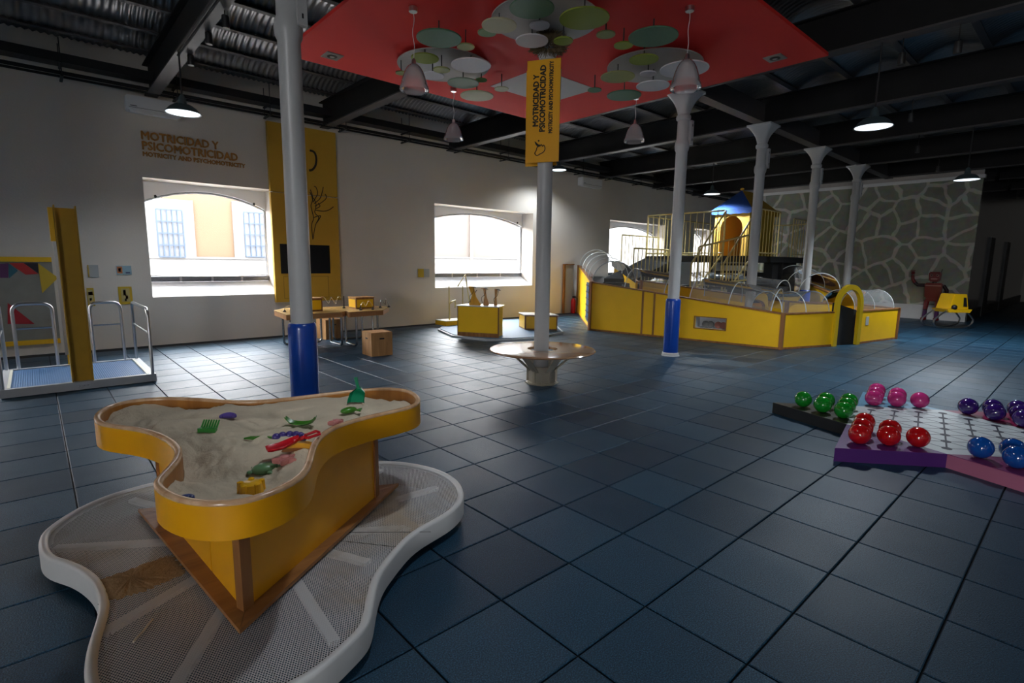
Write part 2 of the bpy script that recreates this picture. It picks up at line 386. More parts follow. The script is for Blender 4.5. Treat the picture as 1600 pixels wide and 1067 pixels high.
MB().box((XM-.05, 2.72, 4.40), (XM+.16, 10.22, 4.50)).build('cornice', WHITE, pw)
top = [at_x(x, y, XM+.02) for x, y in ((1157, 290), (1180, 273), (1290, 262), (1338, 281), (1400, 262), (1470, 253), (1541, 249))]
low = [Vector((XM+.02, p.y, 4.50)) for p in (top[-1], top[0])]
MB().plate([*top, *low], (.10, 0, 0)).build('upper_wall', mat('upper_plaster', (.46, .42, .40), .85), pw)
for k in range(6):
    for h in (1.35, 2.55):
        MB().lathe([(.025, 0), (.025, .03)], (0, 0, 0), 8).build('glass_stud', STEEL, pw).matrix_local = Matrix.Translation((-.005, 3.3+k*1.2-6.5, h)) @ Matrix.Rotation(math.radians(-90), 4, 'Y')
# dark glossy corridor wall going away to the right, with black door posts
wr = setting('wall_right', (28, 2.76, 0))
MB().box((XM+.13, 2.76, -.2), (38, 2.92, 5.56)).build('panelling', mat('corridor_panel', (.10, .085, .09), .22, var=.3, vscale=1.2, coat=.6), wr)
for x0, x1, z1 in ((24.6, 25.6, 2.75), (29.2, 30.2, 2.75)):
    dr = MB().box((x0, 2.70, 0), (x1, 2.775, z1)).build('door_leaf', BLACK, wr)
MB().box((XM+.13, 2.72, 0), (38, 2.775, .35)).build('skirting', BLACK, wr)

# ---- ceiling: roof slab, arched corrugated sheets, joists, girders
cl = setting('ceiling', (0, 0, 4.6))
MB().box((-7.2, -6.2, 5.55), (38.2, YB, 5.85)).build('roof_slab', BLACK, cl)
FLG = mat('flange_paint', (.075, .068, .068), .5, var=.15, vscale=3, spec=.2)
GX = [-4.7, -1.4, 1.92, 5.2, 8.66, 11.84, 15.07, 18.39, 21.4, 24.4, 27.7, 31]
for x in GX:
    y1 = YW if x < 24 else 2.7
    wb_ = MB().box((x-.012, -6, 4.64), (x+.012, y1, 5.165)).build('girder', BEAM, cl)
    MB().box((x-.10, -6, 4.62), (x+.10, y1, 4.645)).build('lower_flange', FLG, wb_)
    MB().box((x-.10, -6, 5.145), (x+.10, y1, 5.165)).build('upper_flange', BEAM, wb_)
jb = MB().box((-7, 5.08, 4.62), (24.5, 5.10+.2, 4.645)); jb.box((-7, 5.19, 4.645), (24.5, 5.21, 5.05))
jb.build('row_beam', FLG, cl)
JY = [YW-.75-.98*k for k in range(19)]
js = None
for y in JY:
    xe = 24.5 if y > 2.9 else 37.9
    m_ = MB().box((-7, y-.05, 5.17), (xe, y+.05, 5.185)); m_.box((-7, y-.008, 5.185), (xe, y+.008, 5.32)); m_.box((-7, y-.05, 5.32), (xe, y+.05, 5.33)); m_.build('joist', FLG, cl)
# one corrugated sheet, copied
W_, NR, NA = 3.3, 34, 7
vs = []; 
for i in range(NR*4+1):
    x = W_*i/(NR*4); rb = .016*math.sin(2*math.pi*i/4)
    for a in range(NA+1):
        t = a/NA; th = math.pi*t; y = -.49+.98*t; z = .17*math.sin(th)**.8
        vs.append((x, y, z+rb))
fs = [(i*(NA+1)+a, (i+1)*(NA+1)+a, (i+1)*(NA+1)+a+1, i*(NA+1)+a+1) for i in range(NR*4) for a in range(NA)]
sh = MB().add(vs, fs).build('vault_sheet', SHEET, None, smooth='all'); sh.parent = cl
first = True
for r_, y in enumerate([y+.49 for y in JY]):
    for c_ in range(14):
        x = -7+3.3*c_
        if x > 22 and y > 3: continue
        if x < -4 or y < -2: continue
        p = (x, y, 5.21-4.6)
        if first: sh.location = p; first = False
        else: copy_part(sh, cl, p)

# ---- street outside the windows
st = MB().box((-20, YB, -1.0), (60, 40, -.5)).build('ground', mat('street', (.30, .29, .28), .9)); st['kind'] = 'structure'
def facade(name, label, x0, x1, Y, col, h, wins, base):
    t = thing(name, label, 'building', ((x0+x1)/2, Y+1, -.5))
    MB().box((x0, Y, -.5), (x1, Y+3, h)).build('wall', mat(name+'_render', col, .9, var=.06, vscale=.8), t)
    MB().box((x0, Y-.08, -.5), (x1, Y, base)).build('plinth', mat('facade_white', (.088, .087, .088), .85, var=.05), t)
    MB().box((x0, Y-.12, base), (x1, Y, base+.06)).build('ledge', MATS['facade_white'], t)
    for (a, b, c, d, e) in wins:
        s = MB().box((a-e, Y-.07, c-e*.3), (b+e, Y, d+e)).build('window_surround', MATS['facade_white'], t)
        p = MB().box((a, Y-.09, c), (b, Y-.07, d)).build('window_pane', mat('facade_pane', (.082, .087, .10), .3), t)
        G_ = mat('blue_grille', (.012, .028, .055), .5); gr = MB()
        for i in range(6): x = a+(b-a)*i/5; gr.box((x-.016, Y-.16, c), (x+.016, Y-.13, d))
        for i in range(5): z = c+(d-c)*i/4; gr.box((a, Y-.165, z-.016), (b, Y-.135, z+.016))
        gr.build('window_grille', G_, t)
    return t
YF = 19.5
q = lambda x, y: at_y(x, y, YF-.1)
w1 = (q(243, 330).x, q(284, 330).x, q(243, 401).z, q(243, 326).z, .32); w2 = (q(380, 330).x, q(421, 330).x, q(380, 401).z, q(380, 331).z, .32)
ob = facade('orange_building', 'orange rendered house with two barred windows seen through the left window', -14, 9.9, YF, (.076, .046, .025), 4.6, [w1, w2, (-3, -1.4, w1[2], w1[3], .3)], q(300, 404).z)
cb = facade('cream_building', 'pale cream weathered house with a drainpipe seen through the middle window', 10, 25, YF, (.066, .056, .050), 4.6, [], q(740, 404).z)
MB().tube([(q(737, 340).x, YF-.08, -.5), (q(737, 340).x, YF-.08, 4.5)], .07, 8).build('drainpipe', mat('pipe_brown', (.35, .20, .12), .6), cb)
xr = q(785, 390).x
rl = thing('street_railing', 'grey metal handrail on the pavement outside the middle window', 'railing', (xr, YF-1.2, -.5))
mb = MB()
for k in range(3): mb.tube([(xr+k*.5, YF-1.2, -.5), (xr+k*.5, YF-1.2, 2.05)], .025, 6)
for z in (1.3, 1.65, 2.05): mb.tube([(xr, YF-1.2, z), (xr+1.0, YF-1.2, z)], .02, 6)
mb.build('bars', ALU, rl)
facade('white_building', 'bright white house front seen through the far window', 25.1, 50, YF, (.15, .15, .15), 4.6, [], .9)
cab = [(1.0+k*.9, YF-.1, 1.16+.05*math.sin(k*1.3)) for k in range(10)]
MB().tube(spline(cab, 40, False), .02, 5).build('cable', mat('cable_grey', (.35, .33, .30), .6), ob)

# ============================================================ COLUMNS
def column(x, y, pad, label):
    t = thing('iron_column', label, 'column', (x, y, 0), 'cast iron columns in a row')
    prof = [(.15, 0), (.15, .05), (.104, .09), (.100, 3.62), (.118, 3.66), (.125, 3.72), (.118, 3.78), (.100, 3.82), (.096, 4.14), (.12, 4.16), (.125, 4.19), (.12, 4.22), (.098, 4.24)]
    MB().lathe(prof, (x, y, 0), 28).build('shaft', IRON, t, smooth=True)
    # flared capital: round below, square above
    vs = []; K = 32; lv = 9
    for i in range(lv+1):
        s = i/lv; z = 4.235+s*.345; r = .098+.15*s**2.0
        for j in range(K):
            a = 2*math.pi*j/K; cs, sn = math.cos(a), math.sin(a); p = 2+6*s; rr = r/((abs(cs)**p+abs(sn)**p)**(1/p))
            rr *= 1-.10*s*(math.cos(4*a+math.pi)*.5+.5)*0
            vs.append((x+rr*cs, y+rr*sn, z))
    fs = [(i*K+j, i*K+(j+1) % K, (i+1)*K+(j+1) % K, (i+1)*K+j) for i in range(lv) for j in range(K)] + [tuple(range(K))[::-1], tuple(range(lv*K, lv*K+K))]
    MB().add(vs, fs).build('capital', IRON, t, smooth=True)
    MB().box((x-.25, y-.25, 4.58), (x+.25, y+.25, 4.618)).build('abacus', IRON, t)
    # upright junction plate clamped to the upper shaft
    br = MB().box((x+.04, y-.135, 3.74), (x+.125, y-.085, 4.14)).build('clamp_plate', IRON, t)
    mb = MB()
    for z in (3.82, 4.06): mb.box((x+.075, y-.14, z-.02), (x+.09, y-.134, z+.02))
    mb.build('slot', BLACK, br)
    if pad:
        h = 1.05; pr = [(.128, .0), (.134, .01), (.134, h-.05), (.130, h-.015), (.118, h), (.106, h+.002)]
        MB().lathe(pr, (x, y, 0), 32).build('padding', BLUE, t, smooth=True)
        MB().lathe([(.165, 0), (.165, .012), (.134, .016)], (x, y, 0), 32).build('base_ring', mat('caulk', (.55, .56, .58), .6), t)
    return t
CX = [1.92, 5.18, 8.66, 11.84, 15.07, 18.39]; CY = 5.2
column(CX[0], CY, True, 'white iron column with blue padding standing behind the sand table')
column(CX[1], 5.12, False, 'white iron column rising through the round wooden bench')
column(CX[2], CY, True, 'white iron column with blue padding in front of the yellow maze wall')
column(CX[3], CY, False, 'white iron column just inside the maze, second beyond the round bench')
column(CX[4], CY, True, 'white iron column with blue padding inside the maze near the arched door')
column(CX[5], CY, True, 'white iron column furthest away, beyond the maze arch')

# round bench around the second column
bx, by = 5.18, 5.10
t = thing('round_bench', 'round wooden bench on a cream metal foot around a column', 'bench', (bx, by, 0))
zt = .485
MB().lathe([(.21, zt-.035), (.70, zt-.035), (.725, zt-.03), (.735, zt-.018), (.725, zt-.004), (.70, zt), (.21, zt), (.205, zt-.018), (.21, zt-.035)], (bx, by, 0), 56, cap=False).build('seat_ring', mat('bench_wood', (.42, .24, .13), .18, var=.15, vscale=3, coat=.5), t, smooth=True)
BEI = mat('bench_metal', (.52, .47, .38), .4)
MB().lathe([(.17, 0), (.20, 0), (.20, .02), (.185, .025), (.185, .24), (.17, .25), (.17, 0)], (bx, by, 0), 8, cap=False).build('foot', BEI, t)
for k in range(6):
    a = k*math.pi/3+.25; u = Vector((math.cos(a), math.sin(a), 0)); v = Vector((-u.y, u.x, 0)); c = Vector((bx, by, 0))
    w_ = .17
    MB().plate([c+u*.17+v*-.045+Vector((0,0,.18)), c+u*.17+v*.045+Vector((0,0,.18)), c+u*.47+v*.065+Vector((0,0,zt-.037)), c+u*.47-v*.065+Vector((0,0,zt-.037))], (0, 0, -.012)).build('bracket', BEI, t)
    MB().plate([c+u*.185+Vector((0,0,.03)), c+u*.185+Vector((0,0,.22)), c+u*.45+Vector((0,0,zt-.04)), c+u*.40+Vector((0,0,zt-.05)), c+u*.215+Vector((0,0,.20)), c+u*.215+Vector((0,0,.03))], v*.01).build('gusset', BEI, t)
MB().lathe([(.20, 0.0005), (.235, 0.0005), (.235, .012), (.20, .012), (.20, .0005)], (bx, by, 0), 8, cap=False).build('floor_plate', BEI, t)

# hanging sign on the second column
SR = Vector((.5, -.866, 0)); SN = Vector((-.866, -.5, 0))
sc_ = Vector((5.18, 5.12, 0))+SN*.16
ORG = mat('sign_orange', (.92, .44, .004), .5); INK = mat('sign_ink', (.02, .012, .008), .6)
zt_, zb_ = 4.205, 2.955; hw = .218
t = thing('column_sign', 'orange double banner with black lettering strapped to the bench column', 'sign', sc_+Vector((0, 0, zb_)))
c0 = sc_-SR*hw
MB().obox(c0+Vector((0,0,zb_)), SR*2*hw, -SN*.012, Vector((0,0,zt_-zb_))).build('banner', ORG, t)
MB().obox(c0+Vector((0,0,zb_+.01))-SN*.30-SR*.10, SR*2*hw, -SN*.012, Vector((0,0,zt_-zb_-.02))).build('banner', ORG, t)
up = Vector((0, 0, 1)); U = lambda f: c0+SR*(2*hw*f)+SN*.003
text_part('lettering', 'MOTRICIDAD Y', INK, t, U(.36)+up*3.405, up, -SR, .625, 2*hw*.165, bold=.004)
text_part('lettering', 'PSICOMOTRICIDAD', INK, t, U(.565)+up*3.335, up, -SR, .80, 2*hw*.165, bold=.004)
text_part('lettering', 'MOTRICITY AND PSYCHOMOTRICITY', INK, t, U(.79)+up*3.31, up, -SR, .865, 2*hw*.115, bold=.0025)
em = lambda x, y: U((x-165)/280)+up*(4.205-(90+y*.1686-98)*.0079)+SN*.003
fist = [(245,910),(262,922),(290,907),(316,892),(328,866),(326,842),(317,828),(308,838),(297,822),(287,834),(274,836),(260,848),(254,872),(243,895)]
MB().tube([em(p.x, p.y) for p in spline([(a, b, 0) for a, b in fist], 70)], .0055, 5, closed=True).build('fist_emblem', INK, t)
MB().tube([em(x, y) for x, y in ((287,830),(270,830),(255,815),(246,800),(240,790))], [.010, .014, .012, .008, .003], 6).build('thumb_emblem', INK, t)
MB().ball(em(273, 785), .010, k=8, m=6).build('dot_emblem', INK, t)

# ============================================================ SAND TABLE
TZ = .80
tr = [(142.6,655.8),(149,642),(168,631.7),(206,624),(244,621),(282,620),(320,623),(358,626),(395.6,627.2),(430.6,624),(481,618),(531.8,611.5),(569.7,607.2),(607.7,605),(633,607),(650.7,612.8),(659.5,622.9),(657,631.7),(640.5,638),(607.7,644.4),(569.7,653),(531.8,663.4),(511.5,673.5),(496.4,688.7),(491.3,703.8),(490,721.5),(482.5,739),(463.5,754.4),(430.6,769.6),(400,778.5),(383,784.8),(332.4,791),(281.8,786),(251.4,773.4),(236,758),(238.8,752),(251.4,739),(268,722.8),(275.5,711.4),(274,701),(264,690),(241,677),(213.5,670.5),(180.6,667),(149,663.4)]
OUT = ccw(spline(smoothc([at_z(x, y, TZ) for x, y in tr], 1), 180)); OUT = smoothc(OUT, 3)
OC = Vector((.843, 2.94, 0))
INN = offset2(OUT, .028)
t = thing('sand_table', 'yellow three-lobed sand table on a triangular pedestal, full of pale sand', 'sand table', (OC.x, OC.y, .16))
n = len(OUT)
def ring(P, z0, z1): return [Vector((p.x, p.y, z0)) for p in P] + [Vector((p.x, p.y, z1)) for p in P]
def wallstrip(P, z0, z1): 
    m_ = len(P); return ring(P, z0, z1), [(i, (i+1) % m_, m_+(i+1) % m_, m_+i) for i in range(m_)]
ZB = TZ-.14
v_, f_ = wallstrip(OUT, ZB, TZ-.006); mb = MB().add(v_, f_)
v_, f_ = wallstrip(offset2(OUT, .014), ZB, TZ-.006); mb.add(v_, f_)
m_ = n
mb.add([Vector((p.x, p.y, ZB)) for p in OUT] + [Vector((p.x, p.y, ZB)) for p in offset2(OUT, .014)], [(i, (i+1) % m_, m_+(i+1) % m_, m_+i) for i in range(m_)])
mb.build('outer_band', YEL2, t, smooth='all')
v_, f_ = wallstrip(INN, ZB+.02, TZ-.004); mb = MB().add(v_, f_); v_, f_ = wallstrip(offset2(OUT, .0145), ZB+.02, TZ-.004); mb.add(v_, f_)
mb.build('inner_band', PLYI, t, smooth='all')
RIM = wood('rim_edge', (.50, .27, .13), (.70, .46, .28), .22)
mid = offset2(OUT, .014)
mb = MB(); prof = [(-.0005, -.010), (-.001, .0), (.004, .005), (.014, .007), (.024, .005), (.029, 0), (.0285, -.010)]
rings = [[Vector((p.x, p.y, TZ+dz)) for p in offset2(OUT, d)] for d, dz in prof]
mb.add([v for r_ in rings for v in r_], [(a*n+i, a*n+(i+1) % n, (a+1)*n+(i+1) % n, (a+1)*n+i) for a in range(len(rings)-1) for i in range(n)])
mb.build('rim', RIM, t, smooth='all')
MB().prism([(p.x, p.y) for p in offset2(OUT, .004)], ZB+.001, ZB+.02).build('tray_floor', PLYI, t)
# sand: rippled heap (one surface)
from mathutils import noise as NZ
def sand_h(x, y):
    h = .055*NZ.noise(Vector((x*2.1, y*2.1, 3.7))) + .030*NZ.noise(Vector((x*5.5, y*5.5, 9.1))) + .014*abs(NZ.noise(Vector((x*13, y*13, 1.3)))) + .006*NZ.noise(Vector((x*30, y*30, 5))) + .030*(.35-abs(NZ.noise(Vector((x*4.2, y*4.2, 7.7))))) + .014*(.3-abs(NZ.noise(Vector((x*9.5, y*9.5, 2.2)))))
    r = 0
    for cx, cy, rr, am in ((1.38, 3.22, .34, .035), (.98, 2.98, .25, -.02), (.62, 3.42, .28, .012), (.62, 2.35, .3, -.012), (1.05, 3.25, .12, .03), (.55, 2.8, .2, .018)):
        r += am*math.exp(-((x-cx)**2+(y-cy)**2)/rr**2)
    return max(TZ-.064+h*1.35+r, TZ-.112)
CEN = Vector((sum(p.x for p in OUT)/n, sum(p.y for p in OUT)/n, 0)); SO = offset2(OUT, .030)
NRG = 70; vs = [Vector((CEN.x, CEN.y, sand_h(CEN.x, CEN.y)))]
for a in range(1, NRG+1):
    for p in SO:
        q_ = CEN+(p-CEN)*(a/NRG); z = min(sand_h(q_.x, q_.y), TZ-.014); vs.append(Vector((q_.x, q_.y, z)))
fs = [(0, 1+i, 1+(i+1) % n) for i in range(n)] + [(1+a*n+i, 1+(a+1)*n+i, 1+(a+1)*n+(i+1) % n, 1+a*n+(i+1) % n) for a in range(NRG-1) for i in range(n)]
MB().add(vs, fs).build('sand', SAND, t, smooth='all', kind='stuff')
def on_sand(x, y):
    z = TZ-.05
    for _ in range(6): p = at_z(x, y, z); z = sand_h(p.x, p.y)
    return at_z(x, y, z)
# pedestal
PA = [math.radians(a) for a in (246, 4, 125)]
pc = [Vector((.54, 2.27, 0)), Vector((1.51, 2.93, 0)), Vector((.44, 3.55, 0))]
gc = (pc[0]+pc[1]+pc[2])/3
PZ0, PZ1 = .182, ZB
for i in range(3):
    a, b = pc[i], pc[(i+1) % 3]; d = (b-a).normalized(); nn = Vector((d.y, -d.x, 0))
    if nn.dot((a+b)/2-gc) < 0: nn = -nn
    L_ = (b-a).length; A = a+d*.028; 
    if i == 2:      # face with the cupboard door
        gap = min((abs(px(A+d*(L_*q_/100)+Vector((0,0,.4)))[0]-326), q_/100) for q_ in range(30, 96))[1]
        dr = MB().obox(A+Vector((0,0,PZ0)), d*(L_*gap), nn*-.018, Vector((0,0,PZ1-PZ0))).build('side_panel', YEL2, t)
        B = A+d*(L_*gap+.010)
        do = MB().obox(B+Vector((0,0,PZ0)), d*(L_*(1-gap)-.062), nn*-.018, Vector((0,0,PZ1-PZ0))).build('door', YEL2, t)
        MB().obox(B-d*.008+nn*.001+Vector((0,0,.42)), d*.016, nn*.006, Vector((0,0,.07))).build('hinge', BLACK, do)
        MB().obox(B-d*.010-nn*.016+Vector((0,0,PZ0)), d*.010, nn*.004, Vector((0,0,PZ1-PZ0))).build('door_gap', BLACK, t)
    else:
        MB().obox(A+Vector((0,0,PZ0)), d*(L_-.056), nn*-.018, Vector((0,0,PZ1-PZ0))).build('side_panel', YEL2, t)
    u0 = (a-gc).normalized(); v0 = Vector((-u0.y, u0.x, 0))
    MB().prism([(p.x, p.y) for p in (a+u0*.012, a-u0*.03+v0*.034, a-u0*.05, a-u0*.03-v0*.034)], PZ0, PZ1).build('corner_post', WD, t)
bt = [Vector((.49, 2.15, 0)), Vector((1.70, 3.0, 0)), Vector((.34, 3.67, 0))]; bi = [gc+(p-gc)*.66 for p in bt]
for i in range(3):
    j = (i+1) % 3; e = (bt[j]-bt[i]).normalized()*.002
    MB().prism([(p.x, p.y) for p in (bt[i]+e, bt[j]-e, bi[j]-e, bi[i]+e)], .163, .182).build('base_board', WDX, t)

# ---- perforated platform
def perf_mat():
    m = bpy.data.materials.new('perforated_steel'); m.use_nodes = True; nt = m.node_tree; N = nt.nodes.new; L = nt.links.new
    out = nt.nodes['Material Output']; b = nt.nodes['Principled BSDF']; b.inputs['Roughness'].default_value = .45
    tc = N('ShaderNodeTexCoord'); sx = N('ShaderNodeSeparateXYZ'); L(tc.outputs['Object'], sx.inputs[0])
    def M_(op, a, b_=None):
        q_ = N('ShaderNodeMath'); q_.operation = op
        for i, v in enumerate((a, b_)):
            if v is None: continue
            if isinstance(v, (int, float)): q_.inputs[i].default_value = v
            else: L(v, q_.inputs[i])
        return q_.outputs[0]
    P = .0110
    def grid(ox, oy):
        fx = M_('SUBTRACT', M_('FRACT', M_('ADD', M_('DIVIDE', sx.outputs[0], P), ox)), .5); fy = M_('SUBTRACT', M_('FRACT', M_('ADD', M_('DIVIDE', sx.outputs[1], P*1.732), oy)), .5)
        fy = M_('MULTIPLY', fy, 1.732)
        return M_('ADD', M_('MULTIPLY', fx, fx), M_('MULTIPLY', fy, fy))
    d = M_('MINIMUM', grid(0, 0), grid(.5, .5)); hole = M_('LESS_THAN', d, .33**2)
    n = N('ShaderNodeTexNoise'); n.inputs['Scale'].default_value = 2.2; n.inputs['Detail'].default_value = 6; L(tc.outputs['Object'], n.inputs['Vector'])
    cr = N('ShaderNodeValToRGB'); cr.color_ramp.elements[0].color = (.60, .60, .61, 1); cr.color_ramp.elements[1].color = (.44, .36, .27, 1); cr.color_ramp.elements[0].position = .52; cr.color_ramp.elements[1].position = .70
    L(n.outputs['Fac'], cr.inputs[0]); L(cr.outputs[0], b.inputs['Base Color'])
    # trodden-in sand closes part of the holes
    cl_ = N('ShaderNodeMapRange'); cl_.inputs[1].default_value = .58; cl_.inputs[2].default_value = .75; L(n.outputs['Fac'], cl_.inputs[0])
    hh = M_('MULTIPLY', hole, M_('SUBTRACT', 1.0, M_('MULTIPLY', cl_.outputs[0], .8)))
    tr_ = N('ShaderNodeBsdfTransparent'); mx = N('ShaderNodeMixShader'); L(hh, mx.inputs[0]); L(b.outputs[0], mx.inputs[1]); L(tr_.outputs[0], mx.inputs[2]); L(mx.outputs[0], out.inputs[0])
    return m
PH = .15
pol = [(30,1.137),(20,1.201),(8,1.24),(-3,1.235),(-12,1.193),(-20,1.13),(-28,1.02),(-36,.885),(-45,.804),(-58,.788),(-69,.817),(-77,.897),(-83,1.002),(-87,1.076),(-92,1.124),(-97,1.177),(-102,1.218),(-110,1.255),(-117,1.268),(-126,1.245),(-134,1.17),(-141,1.076),(-147,.985),(-152,.915),(-158,.843),(-164,.794),(-170,.77),(-181,.765),(-191,.81),(-199,.891),(-204,.989),(-209,1.077),(-215,1.158),(-220,1.219),(-226,1.258),(-233,1.29),(-239,1.301),(-244,1.294),(-253,1.253),(-260,1.15),(-268,.99),(-276,.885),(-285,.80),(-296,.78),(-307,.82),(-316,.90),(-324,1.03)]
PO = smoothc(ccw(spline([OC+Vector((r*math.cos(math.radians(a)), r*math.sin(math.radians(a)), 0)) for a, r in pol], 190)), 3)
t = thing('step_platform', 'white perforated metal step with three lobes under the sand table', 'platform', (OC.x, OC.y, 0))
n = len(PO); PI_ = offset2(PO, .036)
vs = [Vector((OC.x, OC.y, PH))] + [Vector(((OC+(p-OC)*k).x, (OC+(p-OC)*k).y, PH)) for k in (.35, .7, 1) for p in PI_]
fs = [(0, 1+i, 1+(i+1) % n) for i in range(n)] + [(1+a*n+i, 1+(a+1)*n+i, 1+(a+1)*n+(i+1) % n, 1+a*n+(i+1) % n) for a in range(2) for i in range(n)]
MB().add(vs, fs).build('perforated_top', perf_mat(), t)
WMET = mat('white_metal', (.66, .66, .66), .4, var=.08, vscale=6)
prof = [(.0, .045), (0, PH-.004), (.004, PH+.008), (.012, PH+.011), (.024, PH+.011), (.034, PH+.007), (.040, PH)]
rings = [[Vector((p.x, p.y, z)) for p in offset2(PO, d)] for d, z in prof]
MB().add([v for r_ in rings for v in r_], [(a*n+i, a*n+(i+1) % n, (a+1)*n+(i+1) % n, (a+1)*n+i) for a in range(len(rings)-1) for i in range(n)]).build('rim_skirt', WMET, t, smooth='all')
kp = offset2(PO, .06); v_, f_ = wallstrip(kp, 0, PH-.01); MB().add(v_, f_).build('kick_base', mat('kick_rubber', (.01, .01, .01), .8), t)
for k in range(12):
    a = math.radians(-4+30*k); u = Vector((math.cos(a), math.sin(a), 0)); v = Vector((-u.y, u.x, 0))
    best = max((p-OC).dot(u) for p in PI_ if (p-OC).normalized().dot(u) > .985)
    MB().obox(OC+u*.3-v*.022+Vector((0,0,PH-.03)), u*(best-.42), v*.045, (0, 0, .022)).build('support_rib', WMET, t)
for a in (-52, -40, 176, 192, 62, 74):
    a = math.radians(a); u = Vector((math.cos(a), math.sin(a), 0)); v = Vector((-u.y, u.x, 0))
    best = max((p-OC).dot(u) for p in PI_ if (p-OC).normalized().dot(u) > .985)
    MB().obox(OC+u*.36+Vector((0,0,PH+.0005)), u*(best-.37), v*.004, (0, 0, .0015)).build('sheet_seam', mat('seam', (.10, .09, .08), .7), t)
mb = MB(); random.seed(3)
p0, p1 = at_z(208, 1003, PH+.006), at_z(239, 967, PH+.006)
tag(MB().tube([p0, (p0+p1)/2+Vector((.002,0,0)), p1], .0035, 5).build('straw', mat('straw', (.62, .55, .42), .6), loc=p0), 'thin pale stick lying on the white perforated step', 'stick')

# spilled brown sand trodden into the step
random.seed(5); ctr = at_z(205, 905, PH+.001); qa = [at_z(x, y, PH+.001) for x, y in ((150, 908), (172, 900), (200, 890), (235, 878), (262, 868), (276, 872), (285, 888), (282, 900), (262, 909), (240, 918), (214, 927), (188, 935), (168, 936), (158, 925))]
qa = ccw(spline(qa, 84)); qa = [p+(ctr-p)*random.uniform(-.08, .10) for p in qa]; nq = len(qa); vs = [Vector((ctr.x, ctr.y, PH+.010))]
for k in (.35, .7, 1.0):
    for p in qa: q_ = ctr+(p-ctr)*k; vs.append(Vector((q_.x, q_.y, PH+.0012+(1-k)*.008+(random.uniform(0, .006) if k < 1 else 0))))
fs = [(0, 1+i, 1+(i+1) % nq) for i in range(nq)]+[(1+a*nq+i, 1+(a+1)*nq+i, 1+(a+1)*nq+(i+1) % nq, 1+a*nq+(i+1) % nq) for a in range(2) for i in range(nq)]
sp_ = MB().add(vs, fs).build('spilled_sand', mat('brown_sand', (.36, .25, .14), .95, var=.25, vscale=25, bump=.6, bscale=80, spec=.1), loc=ctr, smooth='all', kind='stuff'); tag(sp_, 'patch of spilled brown sand on the left of the white step', 'sand')

# ---- toys in the sand
PL = lambda nm, c: mat('plastic_'+nm, c, .32, coat=.2)
def toy(name, label, cat, x, y): p = on_sand(x, y); return thing(name, label, cat, p), p
# red spade
a, b = on_sand(418, 711), at_z(499, 677, TZ+.022); a.z += .018
t = thing('toy_spade', 'long red plastic spade lying across the rim of the sand table', 'toy spade', (a.x, a.y, a.z-.03))
d = (b-a).normalized(); s = Vector((0,0,1)).cross(d).normalized(); Rm = PL('red', (.55, .008, .018)); u = d.cross(s)
def P3(l, w_, h): return a+d*l+s*w_+u*h
blade = []
L1 = .12
for i, (l, w_, h) in enumerate(((0, .022, .0), (.015, .036, -.004), (.06, .040, -.010), (L1, .034, -.004), (L1+.03, .012, .004))): blade.append((P3(l, -w_, h+.014), P3(l, -w_*.5, h), P3(l, w_*.5, h), P3(l, w_, h+.014)))
vs = [v for r_ in blade for v in r_]; vs += [v+u*.005 for v in vs]; k = 20; fs = []
for o_ in (0, k):
    for i in range(4):
        for j in range(3): fs.append((o_+i*4+j, o_+(i+1)*4+j, o_+(i+1)*4+j+1, o_+i*4+j+1))
for i in range(4): fs += [(i*4, (i+1)*4, k+(i+1)*4, k+i*4), (i*4+3, (i+1)*4+3, k+(i+1)*4+3, k+i*4+3)]
fs += [(0,1,k+1,k),(1,2,k+2,k+1),(2,3,k+3,k+2),(16,17,k+17,k+16),(17,18,k+18,k+17),(18,19,k+19,k+18)]
MB().add(vs, fs).build('blade', Rm, t, smooth=True)
Lh = (b-a).length; MB().tube([P3(L1, 0, .006), P3(Lh*.6, 0, .006), P3(Lh-.07, 0, .006)], [.010, .009, .010], 8).build('shaft', Rm, t, smooth=True)
MB().tube([P3(Lh-.07, -.006, .006), P3(Lh-.06, -.024, .006), P3(Lh-.005, -.026, .006), P3(Lh, 0, .006), P3(Lh-.005, .026, .006), P3(Lh-.06, .024, .006), P3(Lh-.07, .006, .006)], .007, 8).build('grip', Rm, t, smooth=True)
# green scoop standing in the sand
t, p = toy('toy_scoop', 'teal green plastic scoop standing up against the rim', 'toy scoop', 557, 628); G1 = PL('teal', (.008, .22, .10))
c = p+Vector((0, 0, .03)); F_ = Vector((-CF.x, -CF.y, 0)).normalized(); Rr = Vector((CR.x, CR.y, 0)).normalized()
def sc3(x, y, z): return c+Rr*x+F_*y+Vector((0, 0, z))
sec = [(.052, -.035, .0), (.050, -.012, .01), (.046, .02, .045), (.012, .045, .065)]; vs = []
for w_, z, bk in sec: vs += [sc3(-w_, -bk+.02, z), sc3(-w_*.75, -bk-.012, z), sc3(w_*.75, -bk-.012, z), sc3(w_, -bk+.02, z)]
k = len(vs); vs += [v+F_*-.005 for v in vs]; fs = []
for o_ in (0, k):
    for i in range(3):
        for j in range(3): fs.append((o_+i*4+j, o_+i*4+j+1, o_+(i+1)*4+j+1, o_+(i+1)*4+j))
for i in range(3): fs += [(i*4, (i+1)*4, k+(i+1)*4, k+i*4), (i*4+3, (i+1)*4+3, k+(i+1)*4+3, k+i*4+3)]
MB().add(vs, fs).build('bowl', G1, t, smooth=True)
MB().tube([sc3(0, -.05, .04), sc3(-.012, -.06, .075), sc3(-.02, -.065, .11)], [.012, .010, .012], 8).build('handle', G1, t, smooth=True)
